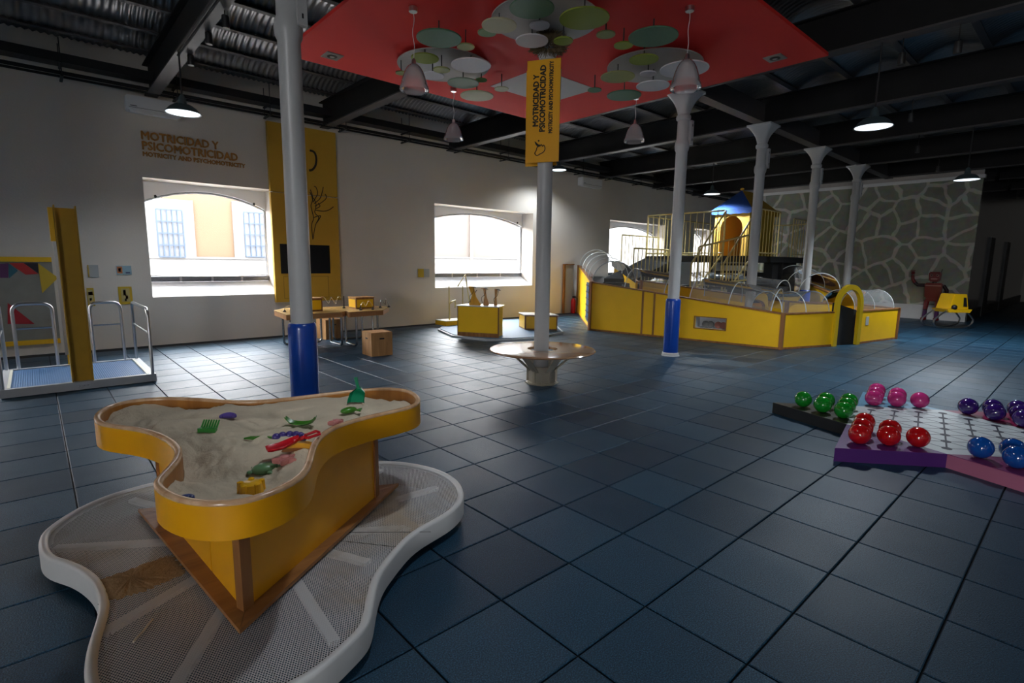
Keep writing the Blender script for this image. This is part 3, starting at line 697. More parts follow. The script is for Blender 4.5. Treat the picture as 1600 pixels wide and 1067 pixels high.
# green rake head
t, p = toy('toy_rake', 'green plastic rake head with short teeth half buried in sand', 'toy rake', 326, 673); G2 = PL('green', (.02, .22, .03))
MB().obox(p-Rr*.045-Vector((0,0,.004)), Rr*.09, F_*.02, (0, 0, .022)).build('bar', G2, t)
for k in range(7):
    x = -.04+.013*k; MB().tube([p+Rr*x+Vector((0,0,.012))-F_*.004, p+Rr*(x+.004)+Vector((0,0,.050))-F_*.03], [.005, .004], 6).build('tooth', G2, t)
# purple crescent, purple beads
PU = PL('purple', (.10, .06, .30)); PU2 = PL('violet', (.055, .035, .20))
t, p = toy('toy_crescent', 'pale purple plastic crescent mould near the back of the sand', 'toy mould', 356, 654)
MB().tube([p+Rr*(.038*math.cos(q_))+F_*(-.025*math.sin(q_))+Vector((0,0,.012)) for q_ in [k*math.pi/7-.2 for k in range(9)]], [.004, .010, .014, .017, .018, .017, .014, .012, .009], 8).build('moulded_shell', PU, t, smooth=True)
t, p = toy('toy_caterpillar', 'dark violet beaded caterpillar mould beside the red spade', 'toy mould', 455, 685)
for k, (x, y) in enumerate(((-.065, .02), (-.045, -.005), (-.015, -.018), (.018, -.018), (.046, -.004), (.066, .018))): MB().ball(p+Rr*x+F_*y+Vector((0,0,.012)), .021, k=12, m=8).build('bead', PU2, t, smooth='all')
# green snake, green leaf-like dish, green fish
GG = PL('leaf', (.045, .20, .012))
t, p = toy('toy_snake', 'thin dark green snake mould lying in the middle of the sand', 'toy mould', 408, 686)
MB().tube([p+Rr*x+F_*y+Vector((0,0,.006)) for x, y in ((-.08, .012), (-.05, .002), (-.02, .006), (.01, -.004), (.04, .002), (.075, -.004))], [.004, .009, .010, .012, .010, .006], 8).build('moulded_shell', GG, t, smooth=True)
t, p = toy('toy_boat', 'bright green shallow boat mould with raised ends behind the spade', 'toy mould', 471, 664)
pts = [(-.085, .030), (-.06, .006), (-.03, -.002), (0, -.004), (.03, 0), (.06, .012), (.078, .034)]
mb = MB(); vs = []
for x, z in pts: w_ = .022*(1-(x/.1)**2)+.006; vs += [p+Rr*x-F_*w_+Vector((0,0,z+.012)), p+Rr*x+Vector((0,0,z)), p+Rr*x+F_*w_+Vector((0,0,z+.012))]
k = len(vs); vs += [v+Vector((0,0,.005)) for v in vs]; fs = []
for o_ in (0, k):
    for i in range(6): fs += [(o_+i*3, o_+i*3+3, o_+i*3+4, o_+i*3+1), (o_+i*3+1, o_+i*3+4, o_+i*3+5, o_+i*3+2)]
for i in range(6): fs += [(i*3, i*3+3, k+i*3+3, k+i*3), (i*3+2, i*3+5, k+i*3+5, k+i*3+2)]
mb.add(vs, fs).build('moulded_shell', GG, t, smooth=True)
t, p = toy('toy_fish', 'green fish mould lying near the back right of the sand', 'toy mould', 545, 644)
o1 = MB().ball(p+Vector((0,0,.012)), .045, sx=1.1, sy=.65, sz=.4, k=16, m=8).build('body', GG, t, smooth='all')
MB().plate([p+Rr*.04+Vector((0,0,.01)), p+Rr*.075+F_*.03+Vector((0,0,.012)), p+Rr*.07-F_*.025+Vector((0,0,.012))], (0, 0, .008)).build('tail', GG, t)
# pink moulds
PK = PL('pink', (.62, .24, .22))
def star(name, label, x, y, r, m_):
    t, p = toy(name, label, 'toy mould', x, y); pts = []
    for k in range(10): a_ = k*math.pi/5+.3; q_ = r if k % 2 == 0 else r*.5; pts.append((p.x+q_*math.cos(a_), p.y+q_*math.sin(a_)))
    MB().prism(pts, p.z-.004, p.z+.022).build('moulded_shell', m_, t, bevel=.004); MB().ball(p+Vector((0,0,.022)), r*.35, sz=.5, k=10, m=6).build('boss', m_, t, smooth='all')
star('toy_starfish', 'pink starfish mould by the right neck of the sand table rim', 526, 663, .05, PK)
star('toy_starfish', 'dusty pink starfish mould lying below the red spade', 446, 721, .06, PK)
# yellow fan-shaped shell mould beside the spade
t, p = toy('toy_scallop', 'yellow scallop shell mould with painted brown shadow beneath it, under the red spade', 'toy mould', 470, 699); Y1 = PL('yellow', (.75, .36, .01)); SHADOW_BR = PL('brown', (.30, .10, .02))
def fan(r0, r1, z0, z1, nm, m_, k=14):
    c = p-F_*-.02; vs = [c+Vector((0,0,z0)), c+Vector((0,0,z1))]
    for i in range(k+1):
        a_ = math.radians(-10+200*i/k); q_ = r1*(1+.05*(i % 2)); vs += [c+Rr*(q_*math.cos(a_))-F_*(q_*.8*math.sin(a_))+Vector((0,0,z0)), c+Rr*(q_*.85*math.cos(a_))-F_*(q_*.68*math.sin(a_))+Vector((0,0,z1*.75))]
    fs = []
    for i in range(k): b_ = 2+2*i; fs += [(b_, b_+2, b_+3, b_+1), (1, b_+1, b_+3), (0, b_+2, b_)]
    fs += [(0, 2, 3, 1), (0, 1, 2+2*k+1, 2+2*k)]
    MB().add(vs, fs).build(nm, m_, t, smooth=True)
fan(0, .082, -.012, .006, 'painted_shadow', SHADOW_BR); fan(0, .072, .004, .030, 'ribbed_shell', Y1)  # brown lower fan is the shadow under the shell, put in as colour
# green turtle
t, p = toy('toy_turtle', 'pale green turtle mould near the front of the sand', 'toy mould', 415, 734); TG = PL('turtle', (.13, .27, .12))
MB().ball(p+Vector((0,0,.008)), .048, sx=1.25, sy=.9, sz=.55, k=18, m=10).build('shell', TG, t, smooth='all')
MB().ball(p+Rr*.066+Vector((0,0,.01)), .018, k=10, m=6).build('head', TG, t, smooth='all')
for sx_, sy_ in ((-.05,.04),(.04,.04),(-.05,-.035),(.04,-.035)): MB().ball(p+Rr*sx_+F_*sy_+Vector((0,0,.004)), .016, sz=.5, k=8, m=6).build('flipper', TG, t, smooth='all')
MB().tube([p-Rr*.06+Vector((0,0,.006)), p-Rr*.085+Vector((0,0,.004))], [.009, .003], 6).build('tail', TG, t)
# yellow bucket mould
t, p = toy('toy_castle', 'bright yellow castle bucket mould at the front rim of the sand', 'toy bucket', 393, 771); YB_ = PL('bright_yellow', (.95, .50, .003))
MB().lathe([(.050, -.01), (.048, .0), (.040, .045), (.036, .048), (.0, .05)], p, 20, cap=False).build('bucket', YB_, t, smooth=True)
for k in range(5): a_ = k*2*math.pi/5; MB().lathe([(.014, 0), (.012, .055), (.0, .06)], p+Vector((.042*math.cos(a_), .042*math.sin(a_), -.005)), 8, cap=False).build('turret', YB_, t, smooth=True)
t, p = toy('toy_shell', 'small dark blue shell mould at the front left of the sand', 'toy mould', 290, 781); NB = PL('navy', (.02, .04, .18))
MB().ball(p+Vector((0,0,.006)), .026, sx=1.2, sy=.8, sz=.6, k=12, m=8).build('shell', NB, t, smooth='all'); MB().ball(p+Rr*.022+Vector((0,0,.008)), .012, k=8, m=6).build('knob', NB, t, smooth='all')

# ============================================================ RED CANOPY
ZP = 4.57
pl_, pr_, pf_ = at_z(441, 88, ZP), at_z(1297, 93, ZP), at_z(846, 190, ZP)
x0, x1, y0, y1 = 2.93, 8.52, 2.92, 8.22
t = thing('red_canopy', 'square red ceiling panel with green, lime and white discs hung under it', 'ceiling panel', ((x0+x1)/2, (y0+y1)/2, ZP))
MB().box((x0, y0, ZP), (x1, y1, ZP+.045)).build('panel', RED, t)
hx = [at_z(770, 133, ZP), at_z(926, 137, ZP), at_z(857, 165, ZP)]
MB().box((hx[0].x, hx[1].y, ZP-.006), (hx[1].x+.08, hx[0].y+.06, ZP)).build('white_hatch', mat('hatch_white', (.62, .58, .56), .8), t)
for (u, v) in ((519, 87), (1211, 90)):
    p = at_z(u, v, ZP); d_ = MB().box((p.x-.12, p.y-.12, ZP-.012), (p.x+.12, p.y+.12, ZP)).build('downlight', mat('downlight_frame', (.35, .34, .33), .4, .5), t)
    MB().lathe([(.07, -.016), (.07, -.012)], (p.x, p.y, ZP), 16).build('lens', BLACK, d_)
    MB().lathe([(.035, -.022), (.03, -.016)], (p.x, p.y, ZP), 12).build('bulb', STEEL, d_)
DC = dict(gy=(.38, .37, .35), dg=(.055, .16, .085), lm=(.22, .29, .02), ol=(.30, .32, .10), cr=(.46, .44, .27), wh=(.60, .58, .60), gg=(.20, .27, .19), sg=(.13, .24, .07))
DISCS = [(852, 33, 87, 4.50, 'gy'), (831, 14, 36, 4.36, 'dg'), (913, 30, 40, 4.30, 'lm'), (780, 41, 28, 4.36, 'cr'), (761, 52, 15, 4.40, 'sg'), (831, 65, 26, 4.30, 'wh'), (843, 41, 16, 4.40, 'wh'), (880, 65, 15.5, 4.18, 'lm'), (946.5, 55, 15, 4.36, 'ol'),
 (686, 61, 36, 4.36, 'dg'), (727.6, 74, 14, 4.36, 'ol'), (693, 104, 73, 4.50, 'gy'), (664, 92, 22, 4.38, 'lm'), (690, 110, 13.5, 4.30, 'ol'), (736, 103, 32, 4.36, 'wh'), (676, 119, 18, 4.32, 'wh'), (723.6, 130.7, 25, 4.32, 'gg'), (752, 126, 9, 4.40, 'sg'), (745, 150.6, 26.5, 4.28, 'cr'), (783.7, 140, 11.5, 4.34, 'cr'), (627, 115, 9, 4.32, 'ol'),
 (974, 72, 15, 4.36, 'lm'), (1020.6, 58.7, 39, 4.36, 'dg'), (1022.5, 105, 75, 4.50, 'gy'), (1006, 94, 23, 4.38, 'lm'), (965, 121, 27, 4.32, 'ol'), (1012.5, 116, 13, 4.36, 'wh'), (1069, 109, 38, 4.34, 'wh'), (1020, 135, 26, 4.26, 'wh'), (975, 150, 27, 4.26, 'dg'), (929, 141.5, 11, 4.34, 'dg')]
for (u, v, a, z, c) in DISCS:
    p = at_z(u, v, z); r_ = a*depth(p)/FPX/1.03
    o = MB().lathe([(r_, 0), (r_+.002, .008), (r_, .016)], p, 48).build('disc', mat('disc_'+c, DC[c], .6, var=.06, vscale=40), t)
    if c == 'gy':
        MB().lathe([(.10, .016), (.10, ZP-z)], p, 12).build('spacer', WHITE, o)
    else:
        zt = ZP-z
        for q in DISCS:
            if q[4] == 'gy' and q[3] > z:
                c2 = at_z(q[0], q[1], q[3]); 
                if math.hypot(c2.x-p.x, c2.y-p.y) < q[2]*depth(c2)/FPX*.95: zt = q[3]-z
        MB().lathe([(.008, .016), (.008, zt)], p, 6).build('rod', BLACK, o)
# dried plant ball at the head of the bench column
pb = Vector((5.10, 5.03, 4.40)); t = thing('dried_plant_ball', 'ball of dried brown twigs around the top of the bench column', 'dried plant', pb-Vector((0,0,.15)))
random.seed(11); mb = MB()
for k in range(1700):
    v = Vector((random.gauss(0, 1), random.gauss(0, 1), random.gauss(0, .75))).normalized(); r_ = random.uniform(.20, .27); b_ = pb+Vector((v.x, v.y, v.z*.6))*.14; e_ = pb+Vector((v.x*r_, v.y*r_, v.z*r_*.58))
    s_ = Vector((random.uniform(-1, 1), random.uniform(-1, 1), random.uniform(-1, 1)))*.022
    mb.tube([b_, (b_+e_)/2+s_*.4, e_+s_], [.006, .005, .004], 3)
mb.build('twigs', mat('dried_twig', (.20, .14, .07), .9, var=.4, vscale=30), t, kind='stuff')

# glass bell pendants under the canopy
LGL = clear('bell_glass', (.90, .86, .86), .28, .12, .28)
def bell(ru, rv, yt, yb, wpx, label):
    p = at_z(ru, rv, ZP-.02); X, Y = p.x, p.y
    zb, zt = z_on(ru, yb, X, Y), z_on(ru, yt, X, Y)
    # the shade hangs slightly off the rose, where the photograph shows it
    t = thing('pendant_lamp', label, 'pendant lamp', (X, Y, zb), 'bell pendants under the red canopy')
    MB().lathe([(.045, ZP-.055), (.05, ZP-.05), (.05, ZP-.002)], (X, Y, 0), 16).build('ceiling_rose', STEEL, t, smooth=True)
    r_ = wpx/2*depth((X, Y, zb))/FPX; h = zt-zb
    cord = [(X+.012*math.sin(k*1.3)*(k not in (0, 8)), Y, ZP-.05-(ZP-.05-zt-.06)*k/8) for k in range(9)]
    MB().tube(spline(cord, 24, False), .004, 5).build('cord', WHITE, t)
    MB().lathe([(.028, zt-.02), (.03, zt), (.022, zt+.05), (.008, zt+.06)], (X, Y, 0), 12).build('socket', STEEL, t, smooth=True)
    pr_ = [(.03, 1.0), (.26, .975), (.46, .88), (.62, .73), (.75, .54), (.86, .32), (.92, .19), (.965, .16), (1.0, .04), (.985, 0)]
    MB().lathe([(r_*a if a > .05 else .03, zb+h*b) for a, b in pr_], (X, Y, 0), 36, cap=False).build('glass_bell', LGL, t, smooth='all')
    MB().ball((X, Y, zt-.07), .035, sz=1.3, k=12, m=8).build('bulb', mat('off_bulb', (.7, .68, .66), .3), t, smooth='all')
bell(645.5, 14, 100, 142, 46, 'large glass bell pendant under the left part of the red canopy')
bell(1078, 13, 92, 139, 48, 'large glass bell pendant under the right part of the red canopy')
bell(708.5, 140, 192, 219, 31, 'small glass bell pendant hanging at the left back edge of the canopy')
bell(994, 152, 193, 222, 32, 'small glass bell pendant hanging at the right back edge of the canopy')

# enamel shade lamps that are switched on, plus unseen ones added for fill
ENA = mat('enamel_dark', (.06, .09, .10), .35); LIT = mat('lamp_inside', (.8, .85, .9), .4)
def shade(X, Y, z, r_, label, power, zt=4.612):
    t = thing('enamel_lamp', label, 'pendant lamp', (X, Y, z), 'enamel pendants that are on')
    MB().tube([(X, Y, z+.22), (X, Y, zt)], .012, 8).build('stem', BLACK, t)
    MB().lathe([(.02, .26), (.045, .22), (.06, .12), (.08, .10)], (X, Y, z), 20).build('neck', ENA, t, smooth=True)
    MB().lathe([(.06, .13), (.12, .115), (r_*.75, .075), (r_*.97, .012), (r_, 0), (r_*.95, .008), (r_*.72, .066), (.10, .10)], (X, Y, z), 40, cap=False).build('shade', ENA, t, smooth='all')
    MB().lathe([(r_*.93, .006), (r_*.70, .060), (.05, .085)], (X, Y, z), 40).build('reflector', mat('lamp_glow', (.9, .95, 1), .5, emit=(.82, .92, 1), estr=.9), t, smooth='all')
    l = bpy.data.lights.new('lamp_bulb', 'SPOT'); l.energy = power*LAMP; l.color = (.85, .93, 1); l.shadow_soft_size = .12; l.spot_size = math.radians(150); l.spot_blend = .6
    o = bpy.data.objects.new('lamp_bulb', l); COL.objects.link(o); o.parent = t; o.location = (0, 0, -.02)
def shade_px(X, Y, u, v, label, power, zt=4.612): shade(X, Y, z_on(u, v, X, Y), .235, label, power, zt)
shade_px(1.85, 9.3, 306, 180, 'lit enamel lamp hanging by the wall lettering on the left', 40)
shade_px(8.66, 2.32, 1337, 202, 'lit enamel lamp hanging beyond the right corner of the red canopy', 110)
shade_px(15.05, 2.19, 1486, 283, 'lit enamel lamp in front of the mural wall', 200)
shade_px(15.07, 7.98, 1101, 304, 'lit enamel lamp hanging over the maze next to the playhouse', 150)
shade_px(11.84, 11.13, 863, 266, 'lit enamel lamp half hidden behind the bench column', 60)
shade(8.66, -3.2, 3.72, .235, 'enamel lamp added as unseen fill behind the viewer on the right', 25)  # unseen lamp added to brighten faces turned to the camera
shade(1.92, -3.2, 3.72, .235, 'enamel lamp added as unseen fill behind the viewer on the left', 20)  # another added fill lamp, out of view
shade(1.92, 2.3, 3.72, .235, 'enamel lamp added unseen above the view to light the sand table', 26)  # out-of-view lamp put in to brighten the sand

# ============================================================ GIANT CHECKERS STAR
OCk = Vector((6.41, .85, 0)); RS = 1.52; BH = .12; A0 = math.radians(40.2)
t = thing('checkers_star', 'low star-shaped board for giant checkers on the floor at the right', 'game board', (OCk.x, OCk.y, 0))
pol2 = lambda r_, a_: OCk+Vector((r_*math.cos(a_), r_*math.sin(a_), 0))
tips = [pol2(RS, A0+k*math.pi/3) for k in range(6)]; inn = [pol2(RS/math.sqrt(3), A0+math.pi/6+k*math.pi/3) for k in range(6)]
# k: 0 pink balls, 1 green, 2 red, 3 blue, 4 hidden, 5 purple
TC = [(.10, .26, .40), (.045, .040, .030), (.11, .022, .17), (.20, .03, .12), (.25, .20, .03), (.22, .008, .06)]
SC = [(.15, .20, .26), (.010, .012, .014), (.075, .012, .15), (.42, .13, .22), (.20, .15, .03), (.20, .01, .06)]
for k in range(6):
    a_, b_, c_ = inn[k-1], tips[k], inn[k]
    o = MB().prism([(p.x, p.y) for p in (a_, b_, c_)], 0, BH-.006).build('star_point', mat('point_side_%d' % k, SC[k], .5), t)
    s_ = .0; g_ = (a_+b_+c_)/3
    MB().prism([(p.x, p.y) for p in (a_, b_, c_)], BH-.0058, BH).build('point_top', mat('point_top_%d' % k, TC[k], .35, var=.15), o)
hx_ = MB().prism([(p.x, p.y) for p in inn], 0, BH+.0002).build('hexagon_field', mat('field_white', (.52, .56, .58), .35, var=.06), t)
s = .235; hrow = s*math.sqrt(3)/2; BL2 = mat('line_black', (.012, .012, .03), .5)
lat = []
e1 = Vector((math.cos(A0+math.pi/6), math.sin(A0+math.pi/6), 0))*s; e2 = Vector((math.cos(A0+math.pi/2), math.sin(A0+math.pi/2), 0))*s
for i in range(-6, 7):
    for j in range(-6, 7):
        if abs(i+j) <= 3 and abs(i) <= 3 and abs(j) <= 3: lat.append((i, j))
mb = MB(); zl = BH+.0004
def line(p, q_, w_):
    d = (q_-p).normalized(); n_ = Vector((-d.y, d.x, 0))*w_; mb.add([p-n_+Vector((0,0,zl)), q_-n_+Vector((0,0,zl)), q_+n_+Vector((0,0,zl)), p+n_+Vector((0,0,zl)), p-n_+Vector((0,0,zl+.001)), q_-n_+Vector((0,0,zl+.001)), q_+n_+Vector((0,0,zl+.001)), p+n_+Vector((0,0,zl+.001))], [(4,5,6,7),(0,1,5,4),(1,2,6,5),(2,3,7,6),(3,0,4,7)])
for (i, j) in lat:
    for (di, dj, w_) in ((1, 0, .003), (0, 1, .003), (1, -1, .007)):
        if (i+di, j+dj) in lat: line(OCk+e1*i+e2*j, OCk+e1*(i+di)+e2*(j+dj), w_)
mb.build('grid_lines', BL2, hx_)
ds = None
for (i, j) in lat:
    c = OCk+e1*i+e2*j
    MB().lathe([(.038, zl), (.038, zl+.0015)], c, 16).build('socket_ring', BL2, hx_)
BC = {0: ('pink', (.55, .03, .20)), 1: ('green', (.006, .24, .018)), 2: ('red', (.52, .006, .008)), 3: ('blue', (.004, .07, .34)), 5: ('purple', (.03, .008, .13))}
RBD = .0875; RB6 = 6*hrow
WHERE = {0: 'pale blue star point', 1: 'dark star point', 2: 'purple star point', 3: 'pink-sided star point', 5: 'magenta star point'}
for k, (cn, cc) in BC.items():
    u_ = Vector((math.cos(A0+k*math.pi/3), math.sin(A0+k*math.pi/3), 0)); v_ = Vector((-u_.y, u_.x, 0))
    m_ = mat('ball_'+cn, cc, .10, coat=.6, var=.08, vscale=12)
    for r_ in range(3):
        row = [OCk+u_*(RB6-r_*hrow)+v_*(s*(i-r_/2)) for i in range(r_+1)]
        row.sort(key=lambda p: px(p)[0])
        for i, p in enumerate(row):
            if px(p+Vector((0,0,BH+.08)))[0] > 1625: continue
            pos = ['alone at the tip', ('left' if i == 0 else 'right')+' of two in the second row', ('left', 'middle', 'right')[i]+' of three in the inner row'][r_]
            if k in (3, 5) and r_ > 0: pos = pos
            b_ = thing('game_ball', 'shiny %s ball, %s, %s' % (cn, pos, WHERE[k]), 'ball', p+Vector((0, 0, BH+.0006)), 'game balls on the checkers star')
            q_ = p+Vector((0, 0, BH+.0006+RBD)); MB().ball(q_, RBD, k=32, m=20).build('ball_shell', m_, b_, smooth='all')
            MB().lathe([(.010, RBD-.0015), (.008, RBD+.0005)], q_, 10).build('valve', m_, b_, smooth=True)

# ============================================================ STAND-ON PLATFORM WITH MAST (left)
X0, X1, Y0, Y1 = -.42, 1.13, 8.46, 10.02; ZT = .11
t = thing('mast_platform', 'low steel platform with tube handrails and a tall yellow mast', 'exhibit', ((X0+X1)/2, (Y0+Y1)/2, 0))
mb = MB(); mb.box((X0, Y0, .01), (X1, Y0+.07, ZT)); mb.box((X0, Y1-.07, .01), (X1, Y1, ZT)); mb.box((X0, Y0+.07, .01), (X0+.07, Y1-.07, ZT)); mb.box((X1-.07, Y0+.07, .01), (X1, Y1-.07, ZT))
mb.build('frame', mat('galvanised', (.50, .51, .53), .45, .5), t)
def grate_mat():
    m = mat('blue_grate', (.05, .16, .36), .4); nt = m.node_tree; b = nt.nodes['Principled BSDF']; N = nt.nodes.new; L = nt.links.new
    tc = N('ShaderNodeTexCoord'); wv = N('ShaderNodeTexWave'); wv.inputs['Scale'].default_value = 14; wv.bands_direction = 'X'; L(tc.outputs['Object'], wv.inputs[0]); wy = N('ShaderNodeTexWave'); wy.inputs['Scale'].default_value = 14; wy.bands_direction = 'Y'; L(tc.outputs['Object'], wy.inputs[0])
    mx = N('ShaderNodeMath'); mx.operation = 'MAXIMUM'; L(wv.outputs['Fac'], mx.inputs[0]); L(wy.outputs['Fac'], mx.inputs[1])
    bp = N('ShaderNodeBump'); bp.inputs['Strength'].default_value = .6; bp.inputs['Distance'].default_value = .01; L(mx.outputs[0], bp.inputs['Height']); L(bp.outputs[0], b.inputs['Normal']); return m
MB().box((X0+.07, Y0+.07, .03), (X1-.07, Y1-.07, ZT-.012)).build('deck_mat', grate_mat(), t)
for a, b in ((X0+.07, X0+.10), (X1-.10, X1-.07)): MB().box((a, Y0+.07, ZT-.012), (b, Y1-.07, ZT+.004)).build('edge_strip', mat('cream_strip', (.72, .70, .60), .5), t)
def rail(p0, p1, h):
    p0, p1 = Vector(p0), Vector(p1); d = (p1-p0).normalized(); L_ = (p1-p0).length; r_ = .10; z = Vector((0, 0, 1))
    path = [p0, p0+z*(h-r_)] + [p0+d*(r_-r_*math.cos(a))+z*(h-r_+r_*math.sin(a)) for a in (.4, .8, 1.2, 1.57)] + [p1-d*(r_-r_*math.sin(a))+z*(h-r_+r_*math.cos(a)) for a in (0.01, .4, .8, 1.2, 1.57)] + [p1]
    o = MB().tube(path, .021, 10).build('handrail', STEEL, t, smooth=True)
    MB().tube([p0+z*h*.62, p1+z*h*.62], .011, 8).build('cross_bar', STEEL, o, smooth=True)
zr = ZT
rail((-.26, Y1-.035, zr), (.16, Y1-.035, zr), .90); rail((.58, Y1-.035, zr), (.95, Y1-.035, zr), .89)
rail((X1-.035, Y0+.035, zr), (X1-.035, Y1-.035, zr), .88); rail((X0+.035, Y0+.035, zr), (X0+.035, Y1-.035, zr), .88)
ma, mbb = .25, .465; ym = Y0+.015; MZ = 2.28
mast = MB().box((ma, ym+.06, ZT), (mbb, ym+.075, MZ-.03)); mast.box((ma, ym, ZT), (ma+.014, ym+.20, MZ)); mast.box((mbb-.014, ym, ZT), (mbb, ym+.20, MZ))
YM = mat('mast_yellow', (.52, .29, .01), .5, var=.12, vscale=8)
mo = mast.build('mast', YM, t)
for k in range(12): z = .36+k*.155; MB().lathe([(.009, 0), (.006, .004)], (0, 0, 0), 8).build('bolt', BLACK, mo).matrix_local = Matrix.Translation(((ma+mbb)/2+.02*(-1)**k*.3-t.location.x, ym+.06-t.location.y, z)) @ Matrix.Rotation(math.radians(90), 4, 'X')
MB().box((ma-.035, ym+.10, .45), (ma-.004, ym+.16, 1.85)).build('guide_rail', STEEL, t)
MB().box((ma-.05, ym+.05, 1.85), (ma-.004, ym+.19, 2.25)).build('guide_block', YEL, t)
MB().box((ma+.02, Y1-.05, ZT), (mbb-.05, Y1-.03, .62)).build('rear_post', YEL, t)
for k in range(3): MB().ball((ma+.06+k*.045, Y0-.002, .055), .012, k=8, m=6).build('frame_bolt', STEEL, t)

# ============================================================ WALL PIECES
yw = YW-.001
def wbox(mb, u0, v0, u1, v1, d=.02, y=None):
    y = y or YW; a, b = at_y(u0, v0, y-d), at_y(u1, v1, y-d); return mb.box((min(a.x, b.x), y-d, min(a.z, b.z)), (max(a.x, b.x), y-.001, max(a.z, b.z)))
# wall lettering
OLT = mat('letter_orange', (.46, .21, .035), .6)
t = thing('wall_lettering', 'orange raised lettering on the wall above the left window', 'wall sign', (2.55, YW-.03, 3.5))
fx = Vector((1, 0, 0)); fz = Vector((0, 0, 1))
text_part('lettering', 'MOTRICIDAD Y', OLT, t, (1.72, YW-.004, 3.845), fx, fz, 1.28, .145, .022, bold=.006)
text_part('lettering', 'PSICOMOTRICIDAD', OLT, t, (1.72, YW-.004, 3.665), fx, fz, 1.62, .145, .022, bold=.006)
text_part('lettering', 'MOTRICITY AND PSYCHOMOTRICITY', OLT, t, (1.72, YW-.004, 3.545), fx, fz, 1.76, .080, .018, bold=.004)
# air conditioners
ACM = mat('ac_white', (.86, .86, .87), .4)
def aircon(xa, za, w_, h_, label):
    t = thing('air_conditioner', label, 'air conditioner', (xa+w_/2, YW-.1, za), 'wall air conditioners')
    MB().box((xa, YW-.24, za+.03), (xa+w_, YW-.002, za+h_)).build('casing', ACM, t, bevel=.02)
    MB().box((xa+.05, YW-.245, za-.0), (xa+w_-.05, YW-.10, za+.028)).build('flap', ACM, t, bevel=.006)
    MB().box((xa+.04, YW-.246, za+.075), (xa+w_-.04, YW-.241, za+.082)).build('slot_line', mat('ac_line', (.15, .15, .15), .6), t)
    MB().box((xa+.06, YW-.246, za+.10), (xa+.16, YW-.241, za+.112)).build('badge', mat('ac_badge', (.08, .08, .09), .5), t)
aircon(1.50, 4.26, .86, .29, 'white air conditioner above the lettering on the left')
aircon(13.9, 4.24, 1.05, .30, 'white air conditioner high on the wall between the middle and far windows')
# yellow exhibit panel with screen
xa, xb = 3.93, 5.42; zb = .74; zt = 4.55
t = thing('exhibit_panel', 'tall yellow wall panel with a dark screen and drawn figures', 'wall panel', ((xa+xb)/2, YW-.1, zb))
PNY = mat('panel_yellow', (.62, .36, .035), .55, var=.06, vscale=2)
MB().box((xa, YW-.10, zb), (xb, YW-.002, 3.10)).build('lower_panel', PNY, t); MB().box((xa, YW-.10, 3.12), (xb, YW-.002, zt)).build('upper_panel', PNY, t)
a, b = at_y(437, 381, YW-.1), at_y(516, 427, YW-.1)
sc = MB().box((a.x, YW-.115, b.z), (b.x, YW-.10, a.z)).build('screen', mat('screen_black', (.008, .009, .012), .12), t)
a, b = at_y(443, 432, YW-.1), at_y(514, 464, YW-.1); mb = MB()
for p_, q_ in (((a.x, a.z), (b.x, a.z)), ((b.x, a.z), (b.x, b.z)), ((b.x, b.z), (a.x, b.z)), ((a.x, b.z), (a.x, a.z))): mb.box((min(p_[0], q_[0])-.004, YW-.103, min(p_[1], q_[1])-.004), (max(p_[0], q_[0])+.004, YW-.100, max(p_[1], q_[1])+.004))
mb.build('hatch_outline', mat('hatch_line', (.25, .14, .02), .6), t)
def strokes(lst, r_, nm, par=t):
    for L_ in lst:
        P_ = [at_y(u, v, YW-.103) for u, v in L_]; MB().tube(spline(P_, 8*len(P_), False), r_, 5).build(nm, INK, par)
strokes([[(484, 235), (491, 238), (494, 247), (493, 258), (488, 265), (483, 266)]], .026, 'fist_emblem')
strokes([[(489, 374), (487, 352), (490, 340), (486, 322), (489, 310), (485, 296)], [(489, 374), (493, 352), (498, 340), (492, 332), (494, 320), (490, 309)], [(489, 316), (496, 303), (494, 293), (491, 291)], [(491, 318), (500, 310), (504, 298), (505, 292)], [(492, 322), (503, 316), (510, 309), (508, 303)], [(492, 328), (505, 330), (514, 328), (521, 323)], [(490, 340), (501, 337), (495, 348)], [(484, 300), (487, 306), (489, 314)], [(497, 317), (500, 322), (494, 326)]], .009, 'figure_stroke')
# small plates and posters
def plaque(label, u0, v0, u1, v1, col, extra=None, name='wall_plaque', frame=None):
    a, b = at_y(u0, v0, YW-.02), at_y(u1, v1, YW-.02)
    t = thing(name, label, 'wall sign', ((a.x+b.x)/2, YW-.01, b.z)); MB().box((a.x, YW-.02, b.z), (b.x, YW-.002, a.z)).build('board', mat('plaque_%d' % len(MATS), col, .5), t)
    for (fx0, fz0, fx1, fz1, c_) in (extra or []):
        w_, h_ = b.x-a.x, a.z-b.z; MB().box((a.x+w_*fx0, YW-.024, b.z+h_*fz0), (a.x+w_*fx1, YW-.0195, b.z+h_*fz1)).build('print', mat('print_%02d' % int(sum(c_)*1000), c_, .5), t)
    return t
G_ = (.42, .44, .44)
plaque('small pale grey and yellow text plate beside the mast', 136, 414, 155, 433, G_, [(0, 0, .12, 1, (.55, .36, .05))])
plaque('small blue and white notice with an orange ring, left of the first window', 181, 415, 206, 429, (.30, .46, .55), [(.05, .15, .4, .9, (.60, .22, .08)), (.12, .32, .30, .72, (.6, .55, .5)), (.6, .15, .9, .3, (.08, .10, .2))])
YP = (.62, .42, .03)
plaque('small yellow framed picture of coloured shapes left of the first window', 184, 448, 208, 475, (.60, .40, .02), [(.2, .15, .82, .9, (.50, .40, .16)), (.35, .5, .55, .82, (.08, .16, .20)), (.5, .3, .68, .5, (.45, .12, .08)), (.42, .18, .55, .32, (.10, .06, .12))], 'framed_picture')
